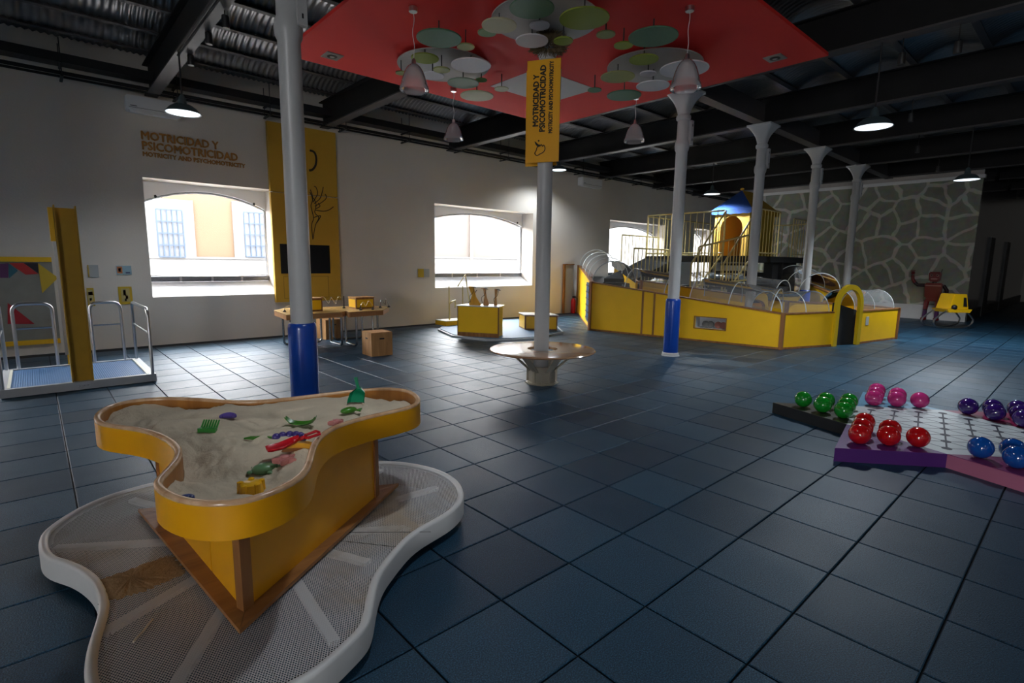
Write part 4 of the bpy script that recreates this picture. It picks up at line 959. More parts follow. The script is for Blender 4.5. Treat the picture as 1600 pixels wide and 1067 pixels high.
plaque('small yellow framed picture partly hidden behind the yellow mast', 135, 450, 149, 478, (.60, .40, .02), [(.1, .15, .82, .9, (.50, .42, .18)), (.2, .6, .8, .8, (.45, .05, .04)), (.3, .3, .6, .45, (.1, .15, .1))], 'framed_picture')
plaque('small yellow and grey text plate left of the middle window', 653, 420, 671, 433, G_, [(0, 0, .5, 1, (.62, .42, .03))])
# magnetic board with coloured triangles
a, b = at_y(-14, 403, YW-.05), at_y(95, 534, YW-.05); xa, xb, zb_, zt_ = a.x, b.x, .17, 1.66
t = thing('shape_board', 'grey wall board with yellow rails and coloured paper triangles', 'wall board', ((xa+xb)/2, YW-.02, zb_))
bd = MB().box((xa, YW-.03, zb_), (xb, YW-.002, zt_)).build('board', mat('board_grey', (.26, .25, .22), .5, var=.25, vscale=4), t)
MB().box((xa, YW-.05, zt_-.08), (xb, YW-.03, zt_)).build('rail', YEL, t); MB().box((xa, YW-.05, zb_), (xb, YW-.03, zb_+.08)).build('rail', YEL, t)
def tri(lst, col): MB().plate([at_y(u, v, YW-.036) for u, v in lst], (0, -.004, 0)).build('shape', mat('shape_%02d' % int(sum(col)*1000), col, .6), t)
tri([(59, 411), (91, 434), (66, 458)], (.62, .42, .03)); tri([(14, 411), (37, 411), (60, 428), (40, 429)], (.50, .03, .03)); tri([(37, 411), (59, 411), (60, 427)], (.02, .02, .03)); tri([(12, 473), (54, 506), (12, 506)], (.42, .02, .03)); tri([(0, 412), (13, 411), (13, 434), (0, 434)], (.12, .03, .12)); tri([(13, 411), (28, 423), (14, 435)], (.03, .14, .18))
# cable trays along the wall
t = thing('cable_tray', 'black cable tray and pipes running along the top of the window wall', 'cable tray', (8, 11.85, 4.8))
mb = MB(); mb.box((-7, 11.72, 4.80), (24.4, 11.74, 4.94)); mb.box((-7, 12.0, 4.80), (24.4, 12.02, 4.94)); mb.box((-7, 11.74, 4.80), (24.4, 12.0, 4.81)); mb.build('tray', BLACK, t)
for z, y in ((4.65, 11.76), (4.65, 11.84), (4.62, 11.92)): MB().tube([(-7, y, z), (24.4, y, z)], .022, 6).build('conduit', BEAM, t)
for k in range(16):
    x = -2.6+1.62*k; mb = MB(); mb.tube([(x, 11.70, 4.58), (x, 11.70, 5.17)], .008, 5); mb.tube([(x, 12.05, 4.58), (x, 12.05, 5.17)], .008, 5); mb.box((x-.02, 11.66, 4.57), (x+.02, 12.09, 4.595)); mb.box((x-.02, 11.66, 4.775), (x+.02, 12.09, 4.798)); mb.build('hanger', BLACK, t)
# spot lights on the girders
def spot(X, Y, z, label):
    t = thing('track_spot', label, 'spot light', (X, Y, z), 'track spots under the beams')
    MB().tube([(X, Y, 4.62), (X, Y, z+.05)], .008, 6).build('stem', BLACK, t)
    MB().lathe([(.03, .06), (.042, .05), (.045, -.08), (.04, -.09)], (X, Y, z), 12).build('can', BLACK, t, smooth=True)
    MB().lathe([(.036, -.088), (.036, -.084)], (X, Y, z), 12).build('lens', STEEL, t)
for (X, u, v, lb) in ((2.0, 352, 32, 'black spot light under the left girder, nearest the top edge'), (2.0, 326, 58, 'black spot light under the left girder, middle of three'), (2.0, 298, 92, 'black spot light under the left girder, nearest the wall'), (8.72, 1409, 90, 'black spot light on the dark ceiling right of the red canopy'), (8.72, 1497, 72, 'black spot light on the dark ceiling near the top right corner'), (11.9, 1424, 182, 'black spot light right of the lit lamp beyond the canopy'), (15.1, 1434, 232, 'black spot light left above the lamp before the mural'), (18.4, 1466, 263, 'black spot light in front of the pale wall over the mural')):
    p = at_x(u, v, X); spot(X, p.y, p.z, lb)
# lighting pipe beside the lamp on the left
p = Vector((1.85, 9.3, 4.60)); MB().tube(spline([p+Vector((0, 0, .0)), p+Vector((0, -.05, -.02)), p+Vector((0, -.4, -.02)), p+Vector((0, -5, -.02))], 30, False), .016, 6).build('conduit', BEAM, cl)

# ============================================================ ACTIVITY TABLES AND STOOLS
TT = .70
TOPW = wood('table_top', (.50, .30, .10), (.66, .43, .18), .25, 'X'); TEDGE = wood('table_edge', (.42, .19, .07), (.56, .28, .11), .4, 'X')
def act_table(label, poly, legs):
    c = Vector((sum(p[0] for p in poly)/len(poly), sum(p[1] for p in poly)/len(poly), 0))
    t = thing('activity_table', label, 'table', c, 'wooden activity tables')
    MB().prism(poly, TT-.012, TT).build('table_top', TOPW, t)
    n = len(poly)
    for i in range(n):
        a, b = Vector((*poly[i], 0)), Vector((*poly[(i+1) % n], 0)); d = (b-a).normalized(); nn = Vector((-d.y, d.x, 0))
        if nn.dot(c-a) < 0: nn = -nn
        MB().obox(a+nn*.002+Vector((0,0,TT-.10)), (b-a), nn*.03, (0, 0, .087)).build('apron', TEDGE, t)
    for (p, q) in legs:
        p, q = Vector((*p, 0)), Vector((*q, 0)); d = (q-p).normalized(); z = Vector((0, 0, 1)); r = .07
        path = [p+z*(TT-.015), p+z*(r+.02)] + [p+d*(r-r*math.cos(a))+z*(r+.02-r*math.sin(a)) for a in (.4, .8, 1.2, 1.57)] + [q-d*(r-r*math.sin(a))+z*(r+.02-r*math.cos(a)) for a in (0, .4, .8, 1.2, 1.57)] + [q+z*(TT-.015)]
        MB().tube(path, .022, 10).build('leg_loop', DSTEEL, t, smooth=True)
    return t
act_table('angular wooden activity table on looped steel legs, half hidden by the padded column', [(3.41, 10.65), (3.28, 9.62), (4.30, 9.58), (4.47, 9.80), (4.47, 10.85), (3.75, 11.05)], [((3.84, 9.75), (3.40, 9.75)), ((3.55, 10.6), (4.3, 10.6)), ((4.40, 9.85), (4.40, 10.4))])
act_table('angular wooden activity table on looped steel legs beside the plywood stool', [(4.49, 9.80), (4.38, 9.48), (5.15, 9.55), (5.64, 10.20), (5.43, 10.74), (4.49, 10.88)], [((4.60, 9.62), (4.60, 10.1)), ((5.12, 9.75), (5.3, 10.3)), ((4.6, 10.7), (5.2, 10.6))])
def game_box(label, X, Y, w_, d_, h_):
    t = thing('game_box', label, 'box', (X, Y, TT), 'boxes on the activity tables')
    MB().box((X-w_/2, Y-d_/2, TT+.001), (X+w_/2, Y+d_/2, TT+h_)).build('case', WD, t); 
    MB().box((X-w_/2+.025, Y-d_/2-.004, TT+.03), (X+w_/2-.025, Y-d_/2, TT+h_-.03)).build('front_panel', YEL, t)
    MB().box((X-w_/2-.004, Y-d_/2+.025, TT+.03), (X-w_/2, Y+d_/2-.025, TT+h_-.03)).build('side_panel', YEL, t)
    MB().box((X-w_/2-.01, Y-d_/2-.01, TT+h_), (X+w_/2+.01, Y+d_/2+.01, TT+h_+.015)).build('lid', PLY, t)
game_box('yellow panelled wooden box on the table beside the padded column', 3.95, 10.15, .30, .30, .24)
game_box('yellow panelled wooden box on the right activity table', 5.0, 10.2, .40, .34, .22)
def wire_game(label, X, Y, pts, col, post=True):
    t = thing('wire_game', label, 'wire game', (X, Y, TT), 'wire games on the activity tables')
    MB().tube(spline([(X+a, Y+b, TT+c) for a, b, c in pts], 48, False), .005, 5).build('bent_wire', col, t, smooth=True)
    for q in (pts[0], pts[-1]): MB().lathe([(.03, 0), (.03, .02), (.012, .03), (.012, max(.035, q[2]))], (X+q[0], Y+q[1], TT+.0005), 10).build('post', BLACK if post else STEEL, t)
SILV = mat('wire_silver', (.70, .68, .62), .25, .9)
wire_game('long wavy silver wire on a post between the two boxes', 4.15, 10.35, [(0, 0, .22), (.12, .02, .25), (.22, 0, .12), (.28, 0, .24), (.36, 0, .10), (.42, 0, .24), (.48, 0, .22), (.54, 0, .25)], SILV)
wire_game('looped silver wire on the front edge of the right table', 4.75, 9.72, [(0, 0, .10), (.06, 0, .16), (.12, .03, .08), (.18, 0, .18), (.26, 0, .06)], SILV)
wire_game('tangled dark wire at the far right end of the table', 5.35, 10.05, [(0, 0, .04), (.05, .05, .16), (.12, .0, .06), (.10, -.05, .18), (.20, .0, .04)], DSTEEL)
wire_game('low curved wire at the left end of the tables', 3.45, 10.2, [(0, 0, .03), (.04, .02, .10), (.12, .0, .11), (.2, 0, .03)], SILV)
def stool(label, P, rz):
    t = thing('box_stool', label, 'stool', P, 'plywood box stools'); w_, h_ = .20, .42
    c = Vector(P); R = Matrix.Rotation(rz, 3, 'Z')
    def bb(a, b, nm, m_):
        mb = MB().box(a, b); mb.v = [R@v+c for v in mb.v]; return mb.build(nm, m_, t)
    bb((-w_, -w_, h_-.02), (w_, w_, h_), 'top_board', PLY)
    for nm, a, b in (('side_board', (-w_, -w_, 0), (-w_+.018, w_, h_-.021)), ('side_board', (w_-.018, -w_, 0), (w_, w_, h_-.021)), ('front_board', (-w_+.019, -w_, 0), (w_-.019, -w_+.018, h_-.021)), ('back_board', (-w_+.019, w_-.018, 0), (w_-.019, w_, h_-.021))): bb(a, b, nm, PLY)
    bb((-.045, -w_-.0015, h_-.125), (.045, -w_, h_-.10), 'hand_slot', BLACK)
    bb((-w_-.0015, -.045, h_-.125), (-w_, .045, h_-.10), 'hand_slot', BLACK)
stool('plywood cube stool standing in front of the activity tables', (4.50, 8.60, 0), math.radians(-3))
stool('plywood cube stool tucked under the activity tables', (4.68, 11.08, 0), math.radians(6))

# ============================================================ PULLING DESK EXHIBIT NEAR THE MIDDLE WINDOW
t = thing('low_round_stage', 'low round blue stage with a pale edge under the window exhibit', 'stage', (8.6, 9.9, 0))
BST = mat('stage_blue', (.07, .15, .26), .6, bump=.2, bscale=120)
poly = [at_z(x, y, .0) for x, y in ((684, 517), (706, 527), (760, 533), (800, 533), (836, 530.5), (880, 521))]
back = [Vector((10.6, 10.0, 0)), Vector((10.3, 11.2, 0)), Vector((9.3, 11.7, 0)), Vector((8.2, 11.6, 0))]
pg = [(p.x, p.y) for p in poly+back]
MB().prism(pg, 0, .045).build('stage_edge', mat('stage_edge', (.45, .50, .54), .5), t)
cc_ = Vector((sum(p[0] for p in pg)/len(pg), sum(p[1] for p in pg)/len(pg), 0))
MB().prism([(cc_.x+(p[0]-cc_.x)*.965, cc_.y+(p[1]-cc_.y)*.965) for p in pg], .0455, .06).build('stage_mat', BST, t)
a, b = at_z(716, 524.5, .06), at_z(777.5, 528, .06); d = (b-a).normalized(); nn = Vector((-d.y, d.x, 0)); 
if nn.dot(CF) < 0: nn = -nn
L_ = (b-a).length; H = .655; z = Vector((0, 0, 1))
t = thing('rope_desk', 'yellow desk with a white top and three bent wooden arms by the middle window', 'exhibit desk', a)
MB().obox(a+z*.09, d*L_, nn*.02, z*(H-.09)).build('front_panel', YEL, t)
MB().obox(a+z*.001, d*L_, nn*.03, z*.088).build('kickboard', WD, t)
for q in (a-d*.02, b): MB().obox(q+z*.001-nn*.003, d*.02, nn*.035, z*(H-.002)).build('edge_trim', WD, t)
MB().obox(a+nn*.03+d*.05+z*.002, nn*.45, d*.02, z*(H-.01)).build('side_panel', YEL, t); MB().obox(b+nn*.03-d*.07+z*.002, nn*.45, d*.02, z*(H-.01)).build('side_panel', YEL, t)
MB().plate([a-d*.05-nn*.02+z*H, b+d*.04-nn*.02+z*H, b-d*.02+nn*.55+z*H, a+d*.0+nn*.55+z*H], (0, 0, .02)).build('desk_top', mat('desk_white', (.74, .72, .68), .3), t)
AR = wood('arm_orange', (.62, .30, .02), (.75, .40, .04), .4)
T0 = a+z*(H+.021)+nn*.15
arms = [[(.13, 0), (.30, 0), (.31, .02), (.235, .19), (.20, .40), (.19, .43), (.12, .43), (.125, .40), (.175, .22), (.13, .03)], [(.335, 0), (.415, 0), (.42, .03), (.385, .20), (.365, .40), (.30, .40), (.30, .385), (.335, .38), (.355, .20)], [(.49, 0), (.53, 0), (.535, .02), (.525, .20), (.545, .38), (.50, .38), (.505, .20)]]
sc_ = L_/.61
for k, (ar, mm) in enumerate(zip(arms, (AR, PLY, PLY))):
    o = MB().plate([T0+d*(x*sc_)+z*(y*.95)+nn*(.05*k) for x, y in ar], nn*.03).build('bent_arm', mm, t)
    xe, ye = ar[5 if k == 0 else 4]; e = T0+d*(xe*sc_-.03)+z*(ye*.95-.02)+nn*(.05*k-.005)
    MB().tube([e, e+d*.05+z*.012, e+d*.10-z*.01], .008, 5).build('clamp', DSTEEL, o)
    MB().tube(spline([e+d*.06, e+d*.03-z*.12, e-d*.05-z*.2, e-d*.02-z*.33], 12, False), .005, 5).build('cord', BLACK, o)
# yellow frame step behind the desk
p = at_z(700, 508, .06); t = thing('frame_step', 'low yellow step with a thin yellow tube frame left of the rope desk', 'exhibit', (p.x+.3, p.y, .06))
MB().box((p.x-.15, p.y-.12, .061), (p.x+.75, p.y+.35, .17)).build('step', YEL, t); MB().box((p.x-.16, p.y-.13, .17), (p.x+.76, p.y+.36, .185)).build('step_top', mat('step_white', (.68, .62, .45), .5), t)
CRM = mat('tube_cream', (.66, .56, .25), .4); q = Vector((p.x+.12, p.y+.1, .185))
MB().tube([q, q+Vector((.0, 0, .40)), q+Vector((.06, 0, .46)), q+Vector((.18, 0, .5)), q+Vector((.18, 0, .3))], .02, 8).build('tube_frame', CRM, t)
MB().tube([q+Vector((.06, .1, 0)), q+Vector((.06, .1, .86)), q+Vector((.5, .1, .86)), q+Vector((.5, .1, 0))], .016, 8).build('tube_frame', CRM, t)
MB().tube([q+Vector((.33, .1, .85)), q+Vector((.55, .05, 1.16)), q+Vector((.75, .1, .3))], .016, 8).build('tube_frame', CRM, t)
MB().tube([q+Vector((.45, .05, .2)), q+Vector((.65, .0, .45)), q+Vector((.9, .0, .75))], .012, 6).build('lever', DSTEEL, t)
# small yellow box at the right of the stage
p = at_z(820, 515, .06); H2 = .41
t = thing('low_yellow_box', 'low yellow box with wooden edges and pale top right of the rope desk', 'box', p)
e1_ = (at_z(811, 510.5, .06)-p); e2_ = Vector((.62, -.62, 0))*.9
MB().obox(p+Vector((0,0,.001)), e1_, e2_, (0, 0, H2-.06)).build('carcass', WD, t)
n1 = Vector((e1_.y, -e1_.x, 0)).normalized(); n1 = n1 if n1.dot(CF) < 0 else -n1; n2 = Vector((e2_.y, -e2_.x, 0)).normalized(); n2 = n2 if n2.dot(CF) < 0 else -n2
MB().obox(p+e1_*.06+Vector((0,0,.03)), e1_*.88, n1*.004, (0, 0, H2-.12)).build('panel', YEL, t); MB().obox(p+e2_*.04+Vector((0,0,.03)), e2_*.92, n2*.004, (0, 0, H2-.12)).build('panel', YEL, t)
MB().obox(p+Vector((0,0,H2-.059))-e1_.normalized()*.02-e2_.normalized()*.02, e1_*1.06, e2_*1.05, (0, 0, .018)).build('top_board', MATS['desk_white'], t)
c = p+e1_*.5+e2_*.45+Vector((0,0,H2-.04)); MB().tube([c, c+Vector((.05,.02,.03)), c+Vector((.10, -.05, .02)), c+Vector((.2, -.1, .12))], .008, 5).build('lever', DSTEEL, t)

# fire extinguisher
p = Vector((13.62, 11.98, 0)); t = thing('fire_extinguisher', 'red fire extinguisher on the floor left of the yellow maze', 'fire extinguisher', p)
RX = mat('extinguisher_red', (.50, .01, .012), .3)
MB().lathe([(.08, 0), (.085, .02), (.085, .40), (.07, .46), (.03, .50), (.03, .52)], p, 20).build('cylinder', RX, t, smooth=True)
MB().box((p.x-.02, p.y-.09, .52), (p.x+.02, p.y+.03, .58)).build('valve', BLACK, t); MB().tube([p+Vector((0, -.06, .55)), p+Vector((.08, -.12, .50)), p+Vector((.10, -.10, .25))], .012, 6).build('hose', BLACK, t)

# ============================================================ YELLOW PLAY MAZE
t = thing('play_maze', 'big yellow walled play maze with wooden edges, ramps and clear tunnels', 'play structure', (13, 7, 0)); MZ_ = t
def vec(x, y, z=0): return Vector((x, y, z))
A_, B_, C_, D_, E_, F2, G2_ = vec(13.75, 11.9), vec(10.36, 8.54), vec(11.03, 4.16), vec(12.42, 3.66), vec(13.20, 3.42), vec(14.98, 3.10), vec(16.4, 4.9)
hA, hB, hC, hF = 1.62, 1.225, .735, .735
def panel(a, b, ha, hb, label=None, hole=None, th=.05, divs=(), cap=True, m_=YEL):
    d = (b-a).normalized(); nn = Vector((d.y, -d.x, 0)); mid = (a+b)/2
    L_ = (b-a).length; z = Vector((0, 0, 1)); h = lambda s: ha+(hb-ha)*s/L_
    cuts = [0]+list(divs)+[L_]
    if hole: cuts = sorted(set(cuts+[hole[0], hole[1]]))
    first = None
    for s0, s1 in zip(cuts, cuts[1:]):
        segs = [(.045, None)]
        if hole and abs(s0-hole[0]) < 1e-6: segs = [(.045, hole[2]), (hole[3], None)]
        for z0, z1 in segs:
            q = [a+d*s0+z*z0, a+d*s1+z*z0, a+d*s1+z*(z1 if z1 else h(s1)-.03), a+d*s0+z*(z1 if z1 else h(s0)-.03)]
            o = MB().plate(q, nn*-th).build('wall_panel', m_, MZ_); first = first or o
    MB().plate([a+z*.002+nn*.006, b+z*.002+nn*.006, b+z*.045+nn*.006, a+z*.045+nn*.006], nn*-(th+.012)).build('bottom_trim', WD, MZ_)
    if cap: MB().plate([a+z*(ha-.03)+nn*.012, b+z*(hb-.03)+nn*.012, b+z*hb+nn*.012, a+z*ha+nn*.012], nn*-(th+.05)).build('cap_rail', WD, MZ_)
    for s in divs: MB().obox(a+d*(s-.025)+nn*.004+z*.045, d*.05, nn*-.004, z*(h(s)-.075)).build('divider', WD, MZ_)
    if hole:
        s0, s1, z0, z1 = hole
        fr = MB()
        for q, w_, hh in ((a+d*(s0-.02)+z*(z0-.02), d*(s1-s0+.04), z*.02), (a+d*(s0-.02)+z*z1, d*(s1-s0+.04), z*.02), (a+d*(s0-.02)+z*z0, d*.02, z*(z1-z0)), (a+d*s1+z*z0, d*.02, z*(z1-z0))): fr.obox(q+nn*.006, w_, nn*-.01, hh)
        fr.build('niche_frame', WD, MZ_)
        nb = MB(); gw = mat('niche_grey', (.66, .67, .68), .6); dp = nn*-.32
        nb.obox(a+d*s0+z*z0+dp, d*(s1-s0), nn*-.01, z*(z1-z0)); nb.obox(a+d*s0+z*(z0-.012)-nn*th, d*(s1-s0), dp, z*.012); nb.obox(a+d*s0+z*z1-nn*th, d*(s1-s0), dp, z*.012); nb.obox(a+d*(s0-.012)+z*z0-nn*th, d*.012, dp, z*(z1-z0)); nb.obox(a+d*s1+z*z0-nn*th, d*.012, dp, z*(z1-z0)); nb.build('niche_box', gw, MZ_)
    return d, nn
def post(p, h, w_=.035): MB().box((p.x-w_, p.y-w_, .001), (p.x+w_, p.y+w_, h+.004)).build('corner_post', WD, MZ_)
d1, n1_ = panel(A_, B_, hA, hB)
LBC = (C_-B_).length
hs = lambda u: ((at_z(u, 525, .2)-B_).dot((C_-B_).normalized()))
dBC = (C_-B_).normalized()
def s_of(u, v):   # distance along the front panel for a pixel on it
    r = ray(u, v); nnx = Vector((dBC.y, -dBC.x, 0)); k = (B_-CAM).dot(nnx)/r.dot(nnx); P = CAM+r*k; return (P-B_).dot(dBC), P.z
s1, _ = s_of(1003, 500); s2, _ = s_of(1021, 500); h0, hz0 = s_of(1084, 526); h1, hz1 = s_of(1134, 503)
panel(B_, C_, hB, hC, hole=(h0, h1, .30, .54), divs=(s1, s2))
panel(C_, D_, hC, hC); panel(E_, F2, hF, hF); panel(F2, G2_, hF, hF)
for p, h in ((A_, hA), (B_, hB), (C_, hC), (F2, hF), (G2_, hF)): post(p, h)
MB().obox(vec(13.30, 12.12, .002), (.45, 0, 0), (0, .03, 0), (0, 0, 1.62)).build('end_board', mat('end_grey', (.42, .40, .36), .6), MZ_)
MB().box((13.24, 12.08, .002), (13.30, 12.16, 1.66)).build('end_post', WD, MZ_); MB().box((13.30, 12.08, 1.62), (13.75, 12.16, 1.66)).build('end_cap', WD, MZ_)
# blue climbing lattice on the slanted left wall
q0 = B_-d1*.95+n1_*.005; LB = mat('lattice_blue', (.06, .16, .36), .5)
for k in range(4): MB().obox(q0+d1*(.22*k)+vec(0,0,.18), d1*.10, n1_*.03, (0, 0, 1.0)).build('lattice_slat', LB, MZ_)
for k in range(6): MB().obox(q0+vec(0,0,.24+k*.17)+n1_*.031, d1*.78, n1_*.012, (0, 0, .035)).build('lattice_rung', mat('lattice_dark', (.02, .03, .05), .6), MZ_)
# inner walls with wooden caps, ramps in dark rubber between
nBC = Vector((-dBC.y, dBC.x, 0)); nBC = nBC if nBC.x > 0 else -nBC
off = .95
B2, C2 = B_+nBC*off+dBC*.9, C_+nBC*(off)-dBC*.15
panel(B2, C2, 1.27, .93); post(B2, 1.27); post(C2, .93)
C3 = C2+vec(1.5, -.45); panel(C2, C3, .93, .86)
MB().plate([B_+nBC*.42+vec(0,0,.88), C_+nBC*.42+vec(0,0,.22), C_+nBC*(off-.02)+vec(0,0,.22), B_+nBC*(off-.02)+vec(0,0,.88)], (0, 0, -.05)).build('ramp', RUB, MZ_)
dAB = (B_-A_).normalized(); nAB = Vector((-dAB.y, dAB.x, 0)); nAB = nAB if nAB.x > 0 else -nAB
A2, B3 = A_+nAB*1.16-dAB*-.2, B_+nAB*1.16-dAB*.35
MB().plate([A_+nAB*.07+vec(0,0,1.25), B_+nAB*.07+vec(0,0,.92), B_+nAB*1.10+vec(0,0,.92), A_+nAB*1.10+vec(0,0,1.25)], (0, 0, -.05)).build('ramp', RUB, MZ_)
panel(A2, B3, 1.65, 1.24)
# second inner run further right
H1, H2_ = vec(13.1, 5.0), vec(13.2, 7.6); panel(H1, H2_, .85, 1.1); post(H1, .85)
panel(vec(14.9, 4.3), vec(17.2, 6.0), .95, 1.25); panel(vec(16.9, 5.5), vec(19.2, 7.6), .95, 1.3); post(vec(14.9, 4.3), .95)
MB().box((12.5, 5.55, .3), (14.9, 6.1, 1.22)).build('crawl_block', RUB, MZ_, bevel=.08)
MB().box((12.0, 7.2, .3), (13.0, 9.6, 1.15)).build('crawl_block', RUB, MZ_, bevel=.08)
# clear half-pipe tunnel covers
ACR = clear('acrylic', (.92, .94, .95), .12, .04, .28)
def tunnel(a, b, r, bands=4):
    a, b = Vector(a), Vector(b); ax = (b-a).normalized(); s = Vector((ax.y, -ax.x, 0)).normalized(); up = s.cross(ax); up = up if up.z > 0 else -up
    K, L_ = 18, 8; vs = [a+(b-a)*(i/L_)+s*r*math.cos(math.pi*j/K)+up*r*math.sin(math.pi*j/K) for i in range(L_+1) for j in range(K+1)]
    fs = [(i*(K+1)+j, i*(K+1)+j+1, (i+1)*(K+1)+j+1, (i+1)*(K+1)+j) for i in range(L_) for j in range(K)]
    o = MB().add(vs, fs).build('tunnel_cover', ACR, MZ_, smooth='all')
    EB = mat('acrylic_edge', (.62, .66, .66), .15)
    for k in range(bands+1):
        c = a+(b-a)*k/bands; MB().tube([c+s*r*math.cos(math.pi*j/K)+up*r*math.sin(math.pi*j/K) for j in range(K+1)], .010, 5).build('edge_band', EB, o)
wB = .5
tunnel(A_+nAB*.58+vec(0,0,1.60), B_+nAB*.58-dAB*.15+vec(0,0,1.20), .54, 4)
tunnel(B_+nBC*.5+dBC*.9+vec(0,0,1.12), B_+nBC*.5+dBC*1.9+vec(0,0,1.01), .45, 1)
tunnel(B_+nBC*.5+dBC*2.5+vec(0,0,.95), C_+nBC*.5-dBC*.25+vec(0,0,.75), .45, 2)
nCD = vec(.33, .94); tunnel(C_+nCD*.48+vec(.1, 0, .72), D_+nCD*.48+vec(-.15, .0, .72), .42, 2)
tunnel(E_+vec(.55, .6, .72), F2+vec(-.05, .45, .72), .42, 2)
tunnel(vec(15.2, 4.9, 1.0), vec(17.4, 6.7, 1.3), .5, 3)
tunnel(vec(13.6, 5.2, .88), vec(13.7, 7.4, 1.05), .45, 2)
# yellow arch over the doorway
t2 = MZ_
dDE = (E_-D_).normalized(); nDE = Vector((dDE.y, -dDE.x, 0)); L_ = (E_-D_).length; c = (D_+E_)/2; ro = L_/2+.03; ri = L_/2-.075; zs_ = .86
outer = [c+dDE*ro*math.cos(a)+vec(0,0,zs_+ro*math.sin(a)) for a in [math.pi*k/16 for k in range(17)]]; inner = [c+dDE*ri*math.cos(a)+vec(0,0,zs_+ri*math.sin(a)) for a in [math.pi*k/16 for k in range(17)]]
outer = [c+dDE*ro+vec(0,0,.002)]+outer+[c-dDE*ro+vec(0,0,.002)]; inner = [c+dDE*ri+vec(0,0,.002)]+inner+[c-dDE*ri+vec(0,0,.002)]
n_ = len(outer); vs = []
for th in (.05, -.02): vs += [p+nDE*th for p in outer]+[p+nDE*th for p in inner]
fs = []
for i in range(n_-1): fs += [(i, i+1, n_+i+1, n_+i), (2*n_+i, 3*n_+i, 3*n_+i+1, 2*n_+i+1), (i, 2*n_+i, 2*n_+i+1, i+1), (n_+i, n_+i+1, 3*n_+i+1, 3*n_+i)]
fs += [(0, n_, 3*n_, 2*n_), (n_-1, 3*n_-1, 4*n_-1, 2*n_-1)]
MB().add(vs, fs).build('door_arch', mat('arch_yellow', (.66, .44, .01), .35), MZ_)
MB().plate([D_+dDE*.02+vec(0,0,.002)-nDE*.06, E_-dDE*.02+vec(0,0,.002)-nDE*.06, E_-dDE*.02+vec(0,0,.74)-nDE*.06, D_+dDE*.02+vec(0,0,.92)-nDE*.06], nDE*-.03).build('inner_flap', RUB, MZ_)
pl = at_z(1357, 505, .55); dEF = (F2-E_).normalized(); nEF = Vector((dEF.y, -dEF.x, 0))
lp = E_+dEF*.30
MB().obox(lp+nEF*.002+vec(0,0,.40), dEF*.13, nEF*.006, (0, 0, .19)).build('rule_plate', mat('rule_grey', (.45, .47, .46), .5), MZ_)
# raised deck, stair, railings
DZ = 1.93
MB().box((14.2, 6.2, DZ-.16), (18.3, 9.6, DZ)).build('deck', RUB, MZ_)
for x, y in ((14.3, 6.3), (18.2, 6.3), (14.3, 9.5), (18.2, 9.5), (16.2, 6.3)): MB().box((x-.05, y-.05, .001), (x+.05, y+.05, DZ-.161)).build('deck_post', BLACK, MZ_)
MB().plate([vec(14.2, 9.5, DZ-.02), vec(14.2, 9.5, DZ-.30), vec(12.6, 9.9, 1.0), vec(12.6, 9.9, 1.25)], (.25, -.95, 0)).build('stair_ramp', RUB, MZ_)
def railing(P0, P1, z0, z1, h0, h1=None, bars=8, r_=.014):
    h1 = h0 if h1 is None else h1; P0, P1 = Vector(P0), Vector(P1); mb = MB()
    for k in range(bars+1):
        p = P0+(P1-P0)*k/bars; za = z0+(z1-z0)*k/bars; ha = h0+(h1-h0)*k/bars; rr = r_*1.5 if k in (0, bars) else r_*.8
        mb.tube([vec(p.x, p.y, za), vec(p.x, p.y, za+ha)], rr, 5)
    mb.tube([vec(P0.x, P0.y, z0+h0), vec(P1.x, P1.y, z1+h1)], r_*1.6, 6); mb.tube([vec(P0.x, P0.y, z0+.08), vec(P1.x, P1.y, z1+.08)], r_*1.3, 6)
    return mb.build('railing', CREAM, MZ_)
railing((14.2, 7.1), (14.2, 9.55), DZ, DZ, 1.22, bars=12); railing((14.25, 6.2), (15.6, 6.2), DZ, DZ, 1.22, bars=7)
railing((16.6, 6.2), (18.2, 6.2), DZ, DZ, 1.1, bars=8); railing((14.3, 9.6), (18.2, 9.6), DZ, DZ, 1.2, bars=14)
railing((13.4, 9.9), (15.4, 9.9), 1.2, 1.2, 1.35, bars=11); railing((12.2, 8.6), (13.9, 8.6), 1.12, 1.12, .98, bars=9)
# stair down from the front of the deck towards the left
for k in range(6): MB().box((14.2-.28*(k+1), 6.25, DZ-.20*(k+1)-.06), (14.2-.28*k, 7.0, DZ-.20*(k+1))).build('stair_tread', RUB, MZ_)
railing((14.15, 6.2), (12.5, 6.2), DZ, .75, 1.2, .95, bars=10); railing((14.15, 7.05), (12.5, 7.05), DZ, .75, 1.2, .95, bars=10)
railing((12.0, 6.6), (13.0, 5.75), 1.1, 1.25, 1.0, 1.17, bars=9)
# round cage at the right end
cc = vec(18.3, 7.3); mb = MB(); ring_ = [vec(cc.x+.9*math.cos(a), cc.y+1.0*math.sin(a)) for a in [math.radians(-100+14*k) for k in range(15)]]
for k, p in enumerate(ring_): mb.tube([p+vec(0,0,1.45), p+vec(0,0,DZ+1.12+.0)], .012, 5)
mb.tube([p+vec(0,0,DZ+1.12) for p in ring_], .022, 6); mb.tube([p+vec(0,0,1.5) for p in ring_], .018, 6); mb.build('railing', CREAM, MZ_)
MB().prism([(p.x, p.y) for p in ring_]+[(18.31, 8.2), (18.31, 6.4)], 1.30, 1.45).build('deck', RUB, MZ_)
MB().box((15.75, 6.35, .001), (17.5, 6.6, DZ-.165)).build('dark_screen', RUB, MZ_)
